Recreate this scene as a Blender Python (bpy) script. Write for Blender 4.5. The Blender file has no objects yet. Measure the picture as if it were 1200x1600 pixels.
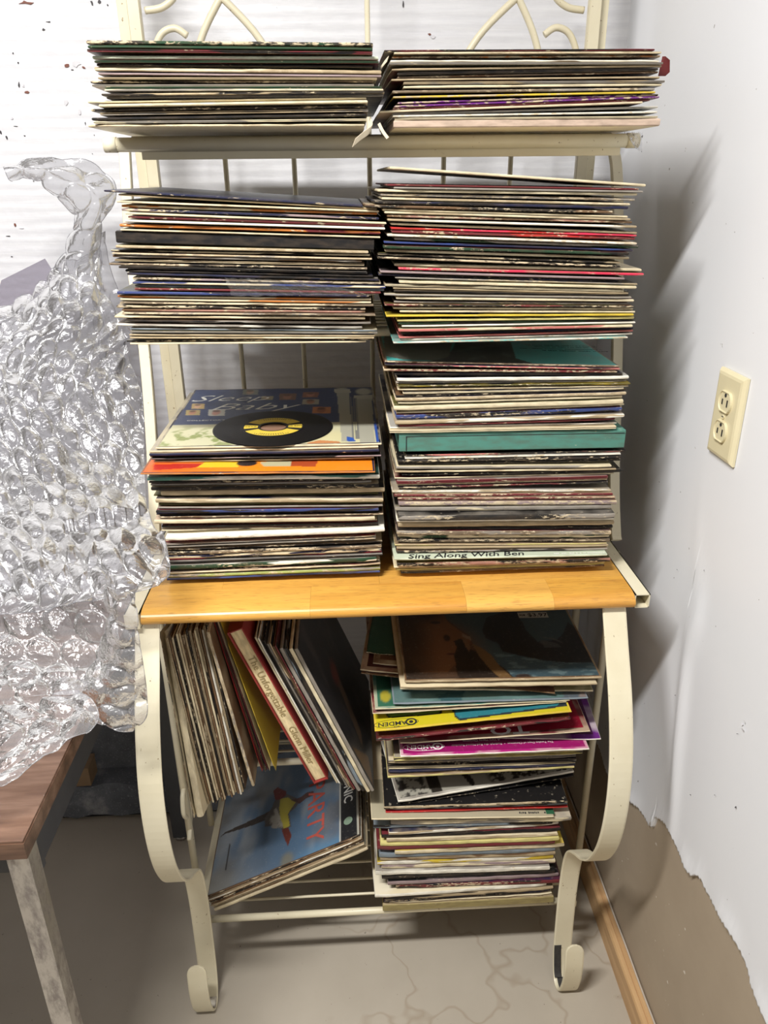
import bpy, bmesh, math, random
import numpy as np
from mathutils import Vector, Matrix
# ---------------------------------------------------------------- camera, light, exposure
PITCH, YAW, ROLL, F, CAMZ = 23.5, 2.75, 0.6, 1200.0, 1.40
sc = bpy.context.scene
COL = sc.collection
p_, y_, r_ = (math.radians(a) for a in (PITCH, YAW, ROLL))
FWD = Vector((math.sin(y_)*math.cos(p_), math.cos(y_)*math.cos(p_), -math.sin(p_)))
_rt = Vector((math.cos(y_), -math.sin(y_), 0)); _up = _rt.cross(FWD)
RT = _rt*math.cos(r_) - _up*math.sin(r_); UP = _up*math.cos(r_) + _rt*math.sin(r_)
cd = bpy.data.cameras.new('camera'); cam = bpy.data.objects.new('camera', cd); COL.objects.link(cam)
cd.sensor_fit = 'VERTICAL'; cd.sensor_height = 24.0; cd.lens = 24.0*F/1600.0; cd.clip_start = 0.02
cam.matrix_world = Matrix(((RT.x, UP.x, -FWD.x, 0), (RT.y, UP.y, -FWD.y, 0), (RT.z, UP.z, -FWD.z, CAMZ), (0, 0, 0, 1)))
sc.camera = cam
w = bpy.data.worlds.new('world'); sc.world = w; w.use_nodes = True
w.node_tree.nodes['Background'].inputs[0].default_value = (0.75, 0.8, 0.9, 1)
w.node_tree.nodes['Background'].inputs[1].default_value = 0.25
sc.view_settings.view_transform = 'Standard'; sc.view_settings.look = 'None'
sc.view_settings.exposure = 0.0; sc.view_settings.gamma = 1.0
def area_light(name, loc, size, energy, col, target=None):
    l = bpy.data.lights.new(name, 'AREA'); l.shape = 'RECTANGLE'; l.size, l.size_y = size
    l.energy = energy; l.color = col
    o = bpy.data.objects.new(name, l); COL.objects.link(o); o.location = loc
    if target: o.rotation_euler = (Vector(target)-Vector(loc)).to_track_quat('-Z', 'Y').to_euler()
    return o
area_light('ceiling_tube_light', (-0.62, 0.12, 2.38), (0.75, 0.12), 66, (1.0, 0.985, 0.96))
area_light('far_fill_light', (-1.6, -1.1, 2.38), (1.2, 0.15), 2, (1.0, 0.97, 0.93))  # weak fill lamp added to lift the shade, not a fixture of the room

def P(x, y, Y=None, X=None, Z=None):
    """world point seen in the photograph at (x, y) on a plane of the place"""
    d = FWD + RT*((x-600)/F) - UP*((y-800)/F)
    k = Y/d.y if Y is not None else (X/d.x if X is not None else (Z-CAMZ)/d.z)
    return Vector((0, 0, CAMZ)) + d*k

WX, WY, RB = 0.498, 1.50, 1.43       # right wall, back wall, foundation face
SHELF = 0.853                         # top of the wooden shelf
rnd = random.Random(7)
# ---------------------------------------------------------------- helpers
def link(name, me, mats, parent=None, mw=None):
    o = bpy.data.objects.new(name, me); COL.objects.link(o)
    for m in (mats if isinstance(mats, (list, tuple)) else [mats]):
        if m and m.name not in [x.name for x in me.materials if x]: me.materials.append(m)
    if mw is not None: o.matrix_world = mw
    if parent is not None:
        o.parent = parent
    return o
def tag(o, label=None, cat=None, group=None, kind=None):
    if label: o['label'] = label
    if cat: o['category'] = cat
    if group: o['group'] = group
    if kind: o['kind'] = kind
    return o
def empty(name, loc=(0, 0, 0)):
    o = bpy.data.objects.new(name, None); COL.objects.link(o); o.location = loc; o.empty_display_size = .05
    return o
class MB:
    def __init__(s): s.v = []; s.f = []; s.mi = []; s.sm = []
    def add(s, vs, fs, mi=0, sm=False):
        b = len(s.v); s.v += [tuple(v) for v in vs]
        for f in fs: s.f.append([b+i for i in f]); s.mi.append(mi); s.sm.append(sm)
    def box(s, a, b, mi=0):
        x0, y0, z0 = a; x1, y1, z1 = b
        s.add([(x0,y0,z0),(x1,y0,z0),(x1,y1,z0),(x0,y1,z0),(x0,y0,z1),(x1,y0,z1),(x1,y1,z1),(x0,y1,z1)],
              [(3,2,1,0),(4,5,6,7),(0,1,5,4),(1,2,6,5),(2,3,7,6),(3,0,4,7)], mi)
    def tube(s, pts, r, n=10, closed=False, cap=True):
        pts = [Vector(p) for p in pts]; N = len(pts); up = Vector((0.13, 0.2, 1)); rings = []
        nrm = None
        for i, p in enumerate(pts):
            t = (pts[min(i+1, N-1)] - pts[max(i-1, 0)]).normalized()
            if nrm is None: nrm = t.cross(Vector((1, 0, 0)) if abs(t.x) < .8 else Vector((0, 1, 0))).normalized()
            nrm = (nrm - t*nrm.dot(t)).normalized(); bn = t.cross(nrm)
            rr = r[i] if isinstance(r, (list, tuple)) else r
            rings.append([p + (nrm*math.cos(2*math.pi*k/n) + bn*math.sin(2*math.pi*k/n))*rr for k in range(n)])
        vs = [v for R in rings for v in R]
        fs = [(i*n+k, i*n+(k+1) % n, (i+1)*n+(k+1) % n, (i+1)*n+k) for i in range(N-1) for k in range(n)]
        s.add(vs, fs, 0, True)
        if cap: s.add([], []); b = len(s.v)-len(vs); s.f.append([b+k for k in range(n)][::-1]); s.f.append([b+(N-1)*n+k for k in range(n)]); s.mi += [0, 0]; s.sm += [False, False]
    def bar(s, pts, wv, th, tip=0):
        """flat or square bar along pts; wv = half-width vector, th = thickness"""
        pts = [Vector(p) for p in pts]; wv = Vector(wv); N = len(pts); vs = []
        for i, p in enumerate(pts):
            t = (pts[min(i+1, N-1)] - pts[max(i-1, 0)]).normalized()
            nn = t.cross(wv).normalized()*th/2
            W_ = wv
            if tip and i > N-1-tip: q_ = (i-(N-1-tip))/tip; W_ = wv*max(.25, math.sqrt(max(0, 1-q_*q_)))
            c = W_*.86
            vs += [p+c+nn, p+W_+nn*.6, p+W_-nn*.6, p+c-nn, p-c-nn, p-W_-nn*.6, p-W_+nn*.6, p-c+nn]
        fs = [(i*8+k, i*8+(k+1) % 8, (i+1)*8+(k+1) % 8, (i+1)*8+k) for i in range(N-1) for k in range(8)]
        fs += [tuple(range(7, -1, -1)), tuple((N-1)*8+k for k in range(8))]
        s.add(vs, fs)
    def build(s, name, mat, parent=None, mw=None):
        me = bpy.data.meshes.new(name); me.from_pydata(s.v, [], s.f); me.update()
        for m in (mat if isinstance(mat, (list, tuple)) else [mat]): me.materials.append(m)
        me.polygons.foreach_set('material_index', s.mi); me.polygons.foreach_set('use_smooth', s.sm)
        bm = bmesh.new(); bm.from_mesh(me); bmesh.ops.recalc_face_normals(bm, faces=bm.faces); bm.to_mesh(me); bm.free()
        o = bpy.data.objects.new(name, me); COL.objects.link(o)
        if mw is not None: o.matrix_world = mw
        if parent is not None: o.parent = parent
        return o
def smooth(pts, n=6):
    P_ = [Vector(p) for p in pts]; out = []
    for i in range(len(P_)-1):
        a, b, c, d = P_[max(i-1, 0)], P_[i], P_[i+1], P_[min(i+2, len(P_)-1)]
        for k in range(n):
            t = k/n
            out.append(.5*((2*b)+(-a+c)*t+(2*a-5*b+4*c-d)*t*t+(-a+3*b-3*c+d)*t*t*t))
    out.append(P_[-1]); return out
# ---------------------------------------------------------------- materials
def mat(name, col=(.5,.5,.5), rough=.5, metal=0., spec=.5):
    m = bpy.data.materials.new(name); m.use_nodes = True
    b = m.node_tree.nodes['Principled BSDF']
    b.inputs['Base Color'].default_value = (*col, 1); b.inputs['Roughness'].default_value = rough
    b.inputs['Metallic'].default_value = metal; b.inputs['Specular IOR Level'].default_value = spec
    return m, m.node_tree, b
def nd(t, typ, **k):
    n = t.nodes.new(typ)
    for a, v in k.items():
        if a.startswith('i_'): n.inputs[a[2:].replace('_', ' ')].default_value = v
        else: setattr(n, a, v)
    return n
def mixc(t, fac, a, b):
    n = t.nodes.new('ShaderNodeMix'); n.data_type = 'RGBA'
    for s, v in ((n.inputs[0], fac), (n.inputs[6], a), (n.inputs[7], b)):
        if hasattr(v, 'links') or isinstance(v, bpy.types.NodeSocket): t.links.new(v, s)
        else: s.default_value = v if not isinstance(v, tuple) else (*v, 1)[:4]
    return n.outputs[2]
def coords(t, scale=(1,1,1), kind='Object', rndoff=False):
    tc = t.nodes.new('ShaderNodeTexCoord'); mp = t.nodes.new('ShaderNodeMapping')
    mp.inputs['Scale'].default_value = scale
    t.links.new(tc.outputs[kind], mp.inputs[0])
    if rndoff:
        oi = t.nodes.new('ShaderNodeObjectInfo'); mul = nd(t, 'ShaderNodeMath', operation='MULTIPLY'); mul.inputs[1].default_value = 57.
        t.links.new(oi.outputs['Random'], mul.inputs[0])
        cb = t.nodes.new('ShaderNodeCombineXYZ')
        for i in range(3): t.links.new(mul.outputs[0], cb.inputs[i])
        t.links.new(cb.outputs[0], mp.inputs['Location'])
    return mp.outputs[0]
def noise(t, vec, scale, detail=4, rough=.55):
    n = nd(t, 'ShaderNodeTexNoise'); n.inputs['Scale'].default_value = scale; n.inputs['Detail'].default_value = detail
    n.inputs['Roughness'].default_value = rough; t.links.new(vec, n.inputs['Vector']); return n.outputs['Fac']
def ramp(t, fac, stops):
    r = nd(t, 'ShaderNodeValToRGB'); e = r.color_ramp.elements
    while len(e) > 1: e.remove(e[-1])
    e[0].position = stops[0][0]; e[0].color = (*stops[0][1], 1) if len(stops[0][1]) == 3 else stops[0][1]
    for p, c in stops[1:]:
        q = e.new(p); q.color = (*c, 1) if len(c) == 3 else c
    t.links.new(fac, r.inputs[0]); return r.outputs[0]
def bump(t, b, h, strength=.2, dist=.002):
    n = nd(t, 'ShaderNodeBump'); n.inputs['Strength'].default_value = strength; n.inputs['Distance'].default_value = dist
    t.links.new(h, n.inputs['Height']); t.links.new(n.outputs[0], b.inputs['Normal'])
def g(v): return (v, v, v)

# cream enamel
M_cream, t, b = mat('cream_enamel', (.74, .68, .50), .38)
v = coords(t); n1 = noise(t, v, 9, 5); n2 = noise(t, v, 160, 3)
c = mixc(t, ramp(t, n1, [(.35, g(0)), (.75, g(1))]), (.76, .70, .52), (.66, .59, .41))
c = mixc(t, ramp(t, n2, [(.70, g(0)), (.74, g(1))]), c, (.30, .22, .12)); t.links.new(c, b.inputs['Base Color'])
M_dark, t, b = mat('dark_metal', (.045, .047, .052), .5)
v = coords(t); c = mixc(t, noise(t, v, 30), (.035, .037, .042), (.07, .072, .08)); t.links.new(c, b.inputs['Base Color'])
M_hole, t, b = mat('dark_inside', (.01, .01, .01), .8)
v = coords(t); t.links.new(mixc(t, noise(t, v, 60), (.008,.008,.008), (.02,.02,.02)), b.inputs['Base Color'])
M_worn, t, b = mat('worn_black_rubber', (.02, .02, .02), .7)
v = coords(t); t.links.new(mixc(t, noise(t, v, 200), (.012,.012,.014), (.07,.065,.06)), b.inputs['Base Color'])
# chrome
M_chrome, t, b = mat('dull_chrome', (.6, .58, .55), .35, 1.)
v = coords(t, (1, 1, .4)); n1 = noise(t, v, 60, 6, .7)
c = mixc(t, ramp(t, n1, [(.45, g(0)), (.62, g(1))]), (.55, .53, .51), (.36, .33, .31)); t.links.new(c, b.inputs['Base Color'])
t.links.new(ramp(t, n1, [(.4, g(.32)), (.7, g(.75))]), b.inputs['Roughness'])
# beech staves
M_wood, t, b = mat('beech_stave', (.8, .5, .2), .32)
v = coords(t, (1.2, 14, 14), rndoff=True); n1 = noise(t, v, 3.2, 6, .6)
v2 = coords(t, (30, 300, 300), rndoff=True); n2 = noise(t, v2, 1.6, 2)
oi = nd(t, 'ShaderNodeObjectInfo')
c = mixc(t, ramp(t, n1, [(.3, g(0)), (.75, g(1))]), (.74, .40, .075), (.46, .19, .028))
c2 = mixc(t, oi.outputs['Random'], c, (.76, .44, .11))
c4 = mixc(t, ramp(t, n2, [(.56, g(0)), (.70, g(.6))]), mixc(t, .55, c, c2), (.36, .17, .04)); t.links.new(c4, b.inputs['Base Color'])
# table laminate
M_walnut, t, b = mat('walnut_laminate', (.2, .1, .06), .33)
v = coords(t, (1.5, 16, 16)); n1 = noise(t, v, 3, 7, .62)
c = ramp(t, n1, [(.28, (.045, .022, .014)), (.5, (.15, .08, .05)), (.72, (.27, .165, .115))]); t.links.new(c, b.inputs['Base Color'])
# concrete floor with tide-mark stains
M_floor, t, b = mat('painted_concrete', (.4, .35, .28), .55)
v = coords(t); n1 = noise(t, v, 2.2, 6, .6); n2 = noise(t, v, 5.5, 3, .5); n3 = noise(t, v, 120, 2)
c = mixc(t, ramp(t, n1, [(.3, g(0)), (.7, g(1))]), (.38, .335, .27), (.47, .42, .345))
sep = nd(t, 'ShaderNodeSeparateXYZ'); t.links.new(v, sep.inputs[0])
msk = nd(t, 'ShaderNodeMapRange'); msk.inputs[1].default_value = -.10; msk.inputs[2].default_value = .05; t.links.new(sep.outputs[0], msk.inputs[0])
line = ramp(t, n2, [(.485, g(0)), (.50, g(1)), (.515, g(0))])
mm = nd(t, 'ShaderNodeMath', operation='MULTIPLY'); t.links.new(line, mm.inputs[0]); t.links.new(msk.outputs[0], mm.inputs[1])
m2 = nd(t, 'ShaderNodeMath', operation='MULTIPLY'); m2.inputs[1].default_value = .35; t.links.new(mm.outputs[0], m2.inputs[0])
c = mixc(t, m2.outputs[0], c, (.22, .15, .08))
c = mixc(t, ramp(t, n3, [(.73, g(0)), (.76, g(.8))]), c, (.10, .08, .06)); t.links.new(c, b.inputs['Base Color'])
bump(t, b, n1, .15, .004)
# white sheet wall
M_foam, t, b = mat('white_ribbed_sheeting', (.82, .82, .84), .45)
v = coords(t); wv = nd(t, 'ShaderNodeTexWave', bands_direction='Z', wave_type='BANDS'); wv.inputs['Scale'].default_value = 17
wv.inputs['Distortion'].default_value = 1.2; wv.inputs['Detail'].default_value = 2; wv.inputs['Detail Scale'].default_value = 3; t.links.new(v, wv.inputs['Vector'])
vz = coords(t, (3, 3, 60)); n1 = noise(t, vz, 2.5, 5, .7)
vo = nd(t, 'ShaderNodeTexVoronoi'); vo.inputs['Scale'].default_value = 55; t.links.new(v, vo.inputs['Vector'])
ad = nd(t, 'ShaderNodeMath', operation='ADD'); t.links.new(wv.outputs['Fac'], ad.inputs[0]); t.links.new(n1, ad.inputs[1])
ad2 = nd(t, 'ShaderNodeMath', operation='ADD'); t.links.new(ad.outputs[0], ad2.inputs[0]); t.links.new(vo.outputs['Distance'], ad2.inputs[1])
bump(t, b, ad2.outputs[0], .13, .005)
n4 = noise(t, v, 90, 2)
c = mixc(t, ramp(t, n1, [(.35, g(0)), (.65, g(1))]), (.72, .72, .75), (.80, .80, .82))
c = mixc(t, ramp(t, n4, [(.765, g(0)), (.78, g(.9))]), c, (.12, .10, .10)); t.links.new(c, b.inputs['Base Color'])
# right wall skin
M_paint, t, b = mat('white_wall_skin', (.83, .84, .87), .5)
v = coords(t); n1 = noise(t, v, 4, 4); n2 = noise(t, v, 70, 2); n3 = noise(t, v, 260, 2)
c = mixc(t, ramp(t, n2, [(.765, g(0)), (.775, g(.9))]), mixc(t, n1, (.84, .85, .88), (.80, .81, .84)), (.25, .22, .2)); t.links.new(c, b.inputs['Base Color'])
bump(t, b, n3, .08, .001)
M_tan, t, b = mat('tan_wallboard', (.42, .34, .25), .85)
v = coords(t); n1 = noise(t, v, 6, 6, .6); n2 = noise(t, v, 60, 2)
c = mixc(t, n1, (.46, .375, .275), (.34, .27, .195)); c = mixc(t, ramp(t, n2, [(.72, g(0)), (.76, g(.8))]), c, (.75, .70, .62)); t.links.new(c, b.inputs['Base Color'])
M_pine, t, b = mat('raw_pine_trim', (.62, .40, .20), .5)
v = coords(t, (12, 1.2, 12)); n1 = noise(t, v, 5, 5, .6)
c = mixc(t, ramp(t, n1, [(.35, g(0)), (.7, g(1))]), (.62, .40, .20), (.45, .26, .12)); t.links.new(c, b.inputs['Base Color'])
M_rock, t, b = mat('foundation_block', (.12, .13, .15), .85)
v = coords(t); n1 = noise(t, v, 9, 7, .65); n2 = noise(t, v, 220, 2)
c = ramp(t, n1, [(.32, (.09, .10, .12)), (.58, (.17, .185, .21)), (.70, (.36, .37, .39))])
c = mixc(t, ramp(t, n2, [(.60, g(0)), (.68, g(.5))]), c, (.36, .37, .38)); t.links.new(c, b.inputs['Base Color']); bump(t, b, n2, .5, .003)
M_ivory, t, b = mat('ivory_plastic', (.74, .67, .44), .35)
v = coords(t); t.links.new(mixc(t, noise(t, v, 40), (.76, .69, .46), (.70, .62, .40)), b.inputs['Base Color'])
M_card, t, b = mat('cardboard', (.33, .22, .13), .8)
v = coords(t); t.links.new(mixc(t, noise(t, v, 40), (.36, .25, .15), (.28, .18, .10)), b.inputs['Base Color'])
M_plain = {}
def plain(name, col, rough=.6):
    if name not in M_plain:
        m, t, b = mat(name, col, rough); v = coords(t)
        t.links.new(mixc(t, noise(t, v, 90), tuple(min(1, x*1.08) for x in col), tuple(x*.86 for x in col)), b.inputs['Base Color'])
        M_plain[name] = m
    return M_plain[name]
# record sleeve edge and face: colours come from each sleeve's own properties
def sleeve_mat(name, face):
    m, t, b = mat(name, (.5,.5,.5), .55)
    def at(n): a = nd(t, 'ShaderNodeAttribute', attribute_type='OBJECT', attribute_name=n); return a
    sp, s2, fc, wr = at('spine_colour'), at('second_colour'), at('face_colour'), at('wear')
    v = coords(t, (1, 1, 1), rndoff=True)
    if face:
        n1 = noise(t, v, 14, 3); n2 = noise(t, v, 120, 3)
        c = mixc(t, ramp(t, n1, [(.42, g(0)), (.56, g(1))]), fc.outputs['Color'], mixc(t, .45, fc.outputs['Color'], s2.outputs['Color']))
        c = mixc(t, ramp(t, n2, [(.64, g(0)), (.72, g(.4))]), c, (.55, .48, .36))
        t.links.new(c, b.inputs['Base Color']); b.inputs['Roughness'].default_value = .38
    else:
        vx = coords(t, (1, 1, 12), rndoff=True); n0 = noise(t, vx, 11, 2)
        c = mixc(t, ramp(t, n0, [(.50, g(0)), (.53, g(1))]), sp.outputs['Color'], s2.outputs['Color'])
        vs = coords(t, (1, 1, 3.5), rndoff=True); n1 = noise(t, vs, 115, 5, .7); n3 = noise(t, vs, 13, 2)
        ad = nd(t, 'ShaderNodeMath', operation='MULTIPLY_ADD'); t.links.new(n3, ad.inputs[0]); ad.inputs[1].default_value = .6; t.links.new(n1, ad.inputs[2])
        th = nd(t, 'ShaderNodeMath', operation='MULTIPLY_ADD'); t.links.new(wr.outputs['Fac'], th.inputs[0]); th.inputs[1].default_value = -.42; th.inputs[2].default_value = 1.0
        sb = nd(t, 'ShaderNodeMath', operation='SUBTRACT'); t.links.new(ad.outputs[0], sb.inputs[0]); t.links.new(th.outputs[0], sb.inputs[1])
        k = nd(t, 'ShaderNodeMath', operation='MULTIPLY'); k.inputs[1].default_value = 14.; k.use_clamp = True; t.links.new(sb.outputs[0], k.inputs[0])
        wc = mixc(t, noise(t, v, 60, 2), (.72, .62, .44), (.50, .38, .22))
        c = mixc(t, k.outputs[0], c, wc)
        n5 = noise(t, vs, 40, 3)
        c = mixc(t, ramp(t, n5, [(.35, g(.35)), (.6, g(0))]), c, (.10, .07, .045))
        t.links.new(c, b.inputs['Base Color']); b.inputs['Roughness'].default_value = .65; b.inputs['Specular IOR Level'].default_value = .25
    return m
M_edge, M_face = sleeve_mat('sleeve_edge', False), sleeve_mat('sleeve_face', True)
M_inner, t, b = mat('inner_paper', (.08,.07,.06), .8)
v = coords(t, (1, 1, 1), rndoff=True); t.links.new(mixc(t, noise(t, v, 30), (.03, .026, .022), (.16, .13, .09)), b.inputs['Base Color'])
M_print, t, b = mat('printed_cover', (.5,.5,.5), .33)
a = nd(t, 'ShaderNodeVertexColor', layer_name='print'); v = coords(t)
t.links.new(mixc(t, ramp(t, noise(t, v, 240, 3), [(.6, g(0)), (.75, g(.12))]), a.outputs['Color'], (.6, .55, .45)), b.inputs['Base Color'])
# clear plastic
def plastic(name, body, white, tr_tint, bscale=16, bstr=.35, rough=.08, fk=1.2):
    m = bpy.data.materials.new(name); m.use_nodes = True; t = m.node_tree; t.nodes.clear()
    out = nd(t, 'ShaderNodeOutputMaterial'); tr = nd(t, 'ShaderNodeBsdfTransparent'); gl = nd(t, 'ShaderNodeBsdfGlossy'); df = nd(t, 'ShaderNodeBsdfDiffuse'); tl = nd(t, 'ShaderNodeBsdfTranslucent')
    tr.inputs[0].default_value = (*tr_tint, 1); gl.inputs['Roughness'].default_value = rough; gl.inputs[0].default_value = (1, 1, 1, 1)
    df.inputs[0].default_value = (*white, 1); tl.inputs[0].default_value = (*white, 1)
    v = coords(t); n1 = noise(t, v, bscale, 4, .6); n2 = noise(t, v, bscale*5, 3, .6)
    ad = nd(t, 'ShaderNodeMath', operation='MULTIPLY_ADD'); ad.inputs[1].default_value = .35; t.links.new(n2, ad.inputs[0]); t.links.new(n1, ad.inputs[2])
    bp = nd(t, 'ShaderNodeBump'); bp.inputs['Strength'].default_value = bstr; bp.inputs['Distance'].default_value = .012; t.links.new(ad.outputs[0], bp.inputs['Height'])
    fr = nd(t, 'ShaderNodeFresnel'); fr.inputs['IOR'].default_value = 1.5; t.links.new(bp.outputs[0], fr.inputs['Normal']); t.links.new(bp.outputs[0], gl.inputs['Normal']); t.links.new(bp.outputs[0], df.inputs['Normal'])
    fm = nd(t, 'ShaderNodeMath', operation='MULTIPLY_ADD'); fm.use_clamp = True; fm.inputs[1].default_value = fk; fm.inputs[2].default_value = .03; t.links.new(fr.outputs[0], fm.inputs[0])
    lw = nd(t, 'ShaderNodeLayerWeight'); lw.inputs[0].default_value = .35
    bm_ = nd(t, 'ShaderNodeMath', operation='MULTIPLY_ADD'); bm_.use_clamp = True; bm_.inputs[1].default_value = .35; bm_.inputs[2].default_value = body; t.links.new(lw.outputs['Facing'], bm_.inputs[0])
    m0 = nd(t, 'ShaderNodeMixShader'); m0.inputs[0].default_value = .4; t.links.new(df.outputs[0], m0.inputs[1]); t.links.new(tl.outputs[0], m0.inputs[2])
    m1 = nd(t, 'ShaderNodeMixShader'); t.links.new(bm_.outputs[0], m1.inputs[0]); t.links.new(tr.outputs[0], m1.inputs[1]); t.links.new(m0.outputs[0], m1.inputs[2])
    m2 = nd(t, 'ShaderNodeMixShader'); t.links.new(fm.outputs[0], m2.inputs[0]); t.links.new(m1.outputs[0], m2.inputs[1]); t.links.new(gl.outputs[0], m2.inputs[2])
    t.links.new(m2.outputs[0], out.inputs[0]); return m
M_wrap = plastic("bubble_film", .24, (.72, .72, .75), (.94, .94, .95), 30, .45, .12)
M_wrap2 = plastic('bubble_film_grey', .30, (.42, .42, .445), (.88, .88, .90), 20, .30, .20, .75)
M_tape = plastic('clear_tape', .10, (.55, .55, .56), (.93, .93, .95), 16, .35)
# ================================================================ THE SETTING
def struct(o): o['kind'] = 'structure'; return o
m = MB(); m.box((-2.6, -2.2, -.1), (WX+.1, WY+.1, 0)); floor = struct(m.build('floor', M_floor))
m = MB(); m.box((-2.6, -2.2, 2.44), (WX+.1, WY+.1, 2.5)); struct(m.build('ceiling', plain('ceiling_white', (.34, .33, .32))))
m = MB(); m.box((-2.7, -2.2, 0), (-2.6, WY+.1, 2.44)); struct(m.build('wall_left', plain('painted_block', (.22, .21, .20))))
m = MB(); m.box((-2.6, -2.3, 0), (WX+.1, -2.2, 2.44)); struct(m.build('wall_front', plain('painted_block', (.22, .21, .20))))
ZF = 0.262
m = MB(); m.box((-2.6, WY, ZF), (WX+.1, WY+.1, 2.44)); wall_back = struct(m.build('wall_back', M_foam))
m = MB(); m.box((-2.6, WY-.004, .0), (WX, WY+.1, ZF)); trim1 = struct(m.build('trim_1', M_rock))
# footing with a chipped top edge
vs = []; fs = []; nx = 90
for i in range(nx+1):
    x = -2.6 + (WX+2.6)*i/nx; j = rnd.uniform(-.006, .006); k = rnd.uniform(-.006, .004)
    vs += [(x, RB+.004*math.sin(i*2.1), 0.006+abs(k)*.8), (x, RB+j*.6, .05+k), (x, RB+.012+j, .088+k), (x, WY, .094)]
for i in range(nx):
    for k in range(3): fs.append((i*4+k, (i+1)*4+k, (i+1)*4+k+1, i*4+k+1))
m = MB(); m.add(vs, fs); trim2 = struct(m.build('trim_2', M_rock))
# black gap between floor and footing
m = MB(); m.box((-2.6, RB+.006, .0), (WX, WY-.01, .012)); struct(m.build('trim_3', M_hole))
# torn chips in the white sheeting
def chip(px, py, sx, sy, mt, i):
    c = P(px, py, Y=WY-.0015); pts = []
    rr = random.Random(i); n = 7
    for k in range(n):
        a = 2*math.pi*k/n; q = rr.uniform(.35, 1.15)
        pts.append((c.x+sx*.8*q*math.cos(a), c.y, c.z+sy*.8*q*math.sin(a)))
    back = [(x, WY+.0005, z) for x, y, z in pts]
    m = MB(); m.add(pts+back, [tuple(range(n))]+[(k, (k+1) % n, n+(k+1) % n, n+k) for k in range(n)]); m.build('torn_chip', mt, wall_back)
CH = plain('torn_brown_backing', (.20, .07, .045)); CK = plain('torn_dark', (.05, .045, .05)); CW = plain('torn_white', (.70, .69, .72))
for i, (px, py, sx, sy, k) in enumerate([(41,144,.006,.003,0),(36,134,.004,.003,2),(29,132,.002,.006,1),(105,103,.007,.006,0),(130,105,.006,.003,0),(120,100,.010,.006,2),(112,109,.004,.001,1),
        (68,46,.005,.003,1),(75,34,.006,.0012,1),(143,4,.003,.006,1),(155,2,.004,.004,1),(168,8,.002,.002,1),(23,352,.004,.005,0),(34,357,.006,.001,2),(13,369,.006,.001,1),(40,4,.014,.004,0),
        (103,160,.007,.007,2),(124,175,.004,.006,2),(20,83,.002,.002,1),(28,98,.002,.002,1),(10,215,.002,.004,1),(38,212,.003,.001,1),(24,197,.004,.001,1),(18,185,.003,.003,2),
        (133,193,.001,.004,1),(147,211,.001,.001,1),(144,240,.001,.001,1),(52,283,.002,.001,1),(103,317,.001,.001,1),(18,401,.003,.001,1),(676,57,.008,.007,2),(672,54,.006,.004,0),(316,247,.002,.002,1),(630,6,.002,.006,1),(1,207,.002,.004,1)]):
    chip(px, py, sx, sy, (CH, CK, CW)[k], i)
# right wall: brown board, white skin torn away low down
m = MB(); m.box((WX+.003, -2.2, 0), (WX+.1, WY+.1, 2.44)); wall_right = struct(m.build('wall_right', M_tan))
edge = [(930,1150),(960,1228),(985,1250),(998,1262),(1008,1277),(1016,1289),(1020,1294),(1022,1282),(1027,1277),(1035,1279),(1042,1287),(1050,1300),(1058,1322),(1066,1338),(1075,1358),(1084,1368),(1091,1367),(1097,1374),(1103,1390),(1110,1402),(1124,1425),(1130,1434),(1146,1460),(1158,1485),(1167,1508),(1173,1528),(1174,1536),(1185,1560),(1200,1592)]
ep = [P(x, y, X=WX) for x, y in edge]; ey = [p.y for p in ep][::-1]; ez = [p.z for p in ep][::-1]
ys = sorted(set([round(v, 5) for v in ey] + list(np.linspace(ep[-1].y, ep[0].y, 160)) + [WY, 1.45, 1.4, 1.35] + list(np.linspace(-2.2, ep[-1].y-.02, 10))))
ZG = list(np.linspace(0, 1, 60)**1.6)
vs = []; fs = []
sorted_e = sorted(zip([p.y for p in ep], [p.z for p in ep]))
def edge_z(y):
    if y >= sorted_e[-1][0]: return sorted_e[-1][1] + (y-sorted_e[-1][0])*.2
    if y <= sorted_e[0][0]: return max(.05, sorted_e[0][1] + (y-sorted_e[0][0])*.35)
    return float(np.interp(y, [e[0] for e in sorted_e], [e[1] for e in sorted_e])) + .0022*math.sin(y*900)
for y in ys:
    e = edge_z(y)
    for j, q in enumerate(ZG):
        z = e + (2.44-e)*q
        r = y - (.905 + .16*(z-.5) - .03*math.exp(-((z-.82)/.05)**2)); amp = .0065*math.exp(-((z-.62)/.22)**2)
        d = amp*math.exp(-(r/.016)**2) + .004*math.exp(-((z-e)/.02)**2)*(.5+.5*math.sin(y*55)) + .0035*math.exp(-((y-.95)/.03)**2-((z-.80)/.04)**2)
        vs.append((WX-.0015-d, y, z))
n = len(ZG)
for i in range(len(ys)-1):
    for j in range(n-1): fs.append((i*n+j, i*n+j+1, (i+1)*n+j+1, (i+1)*n+j))
b0 = len(vs); 
for i, y in enumerate(ys): v0 = vs[i*n]; vs.append((WX+.0035, v0[1], v0[2]))
for i in range(len(ys)-1): fs.append((i*n, (i+1)*n, b0+i+1, b0+i))
m = MB(); m.add(vs, fs, 0, True); skin = m.build('paper_skin', M_paint, wall_right)
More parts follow.
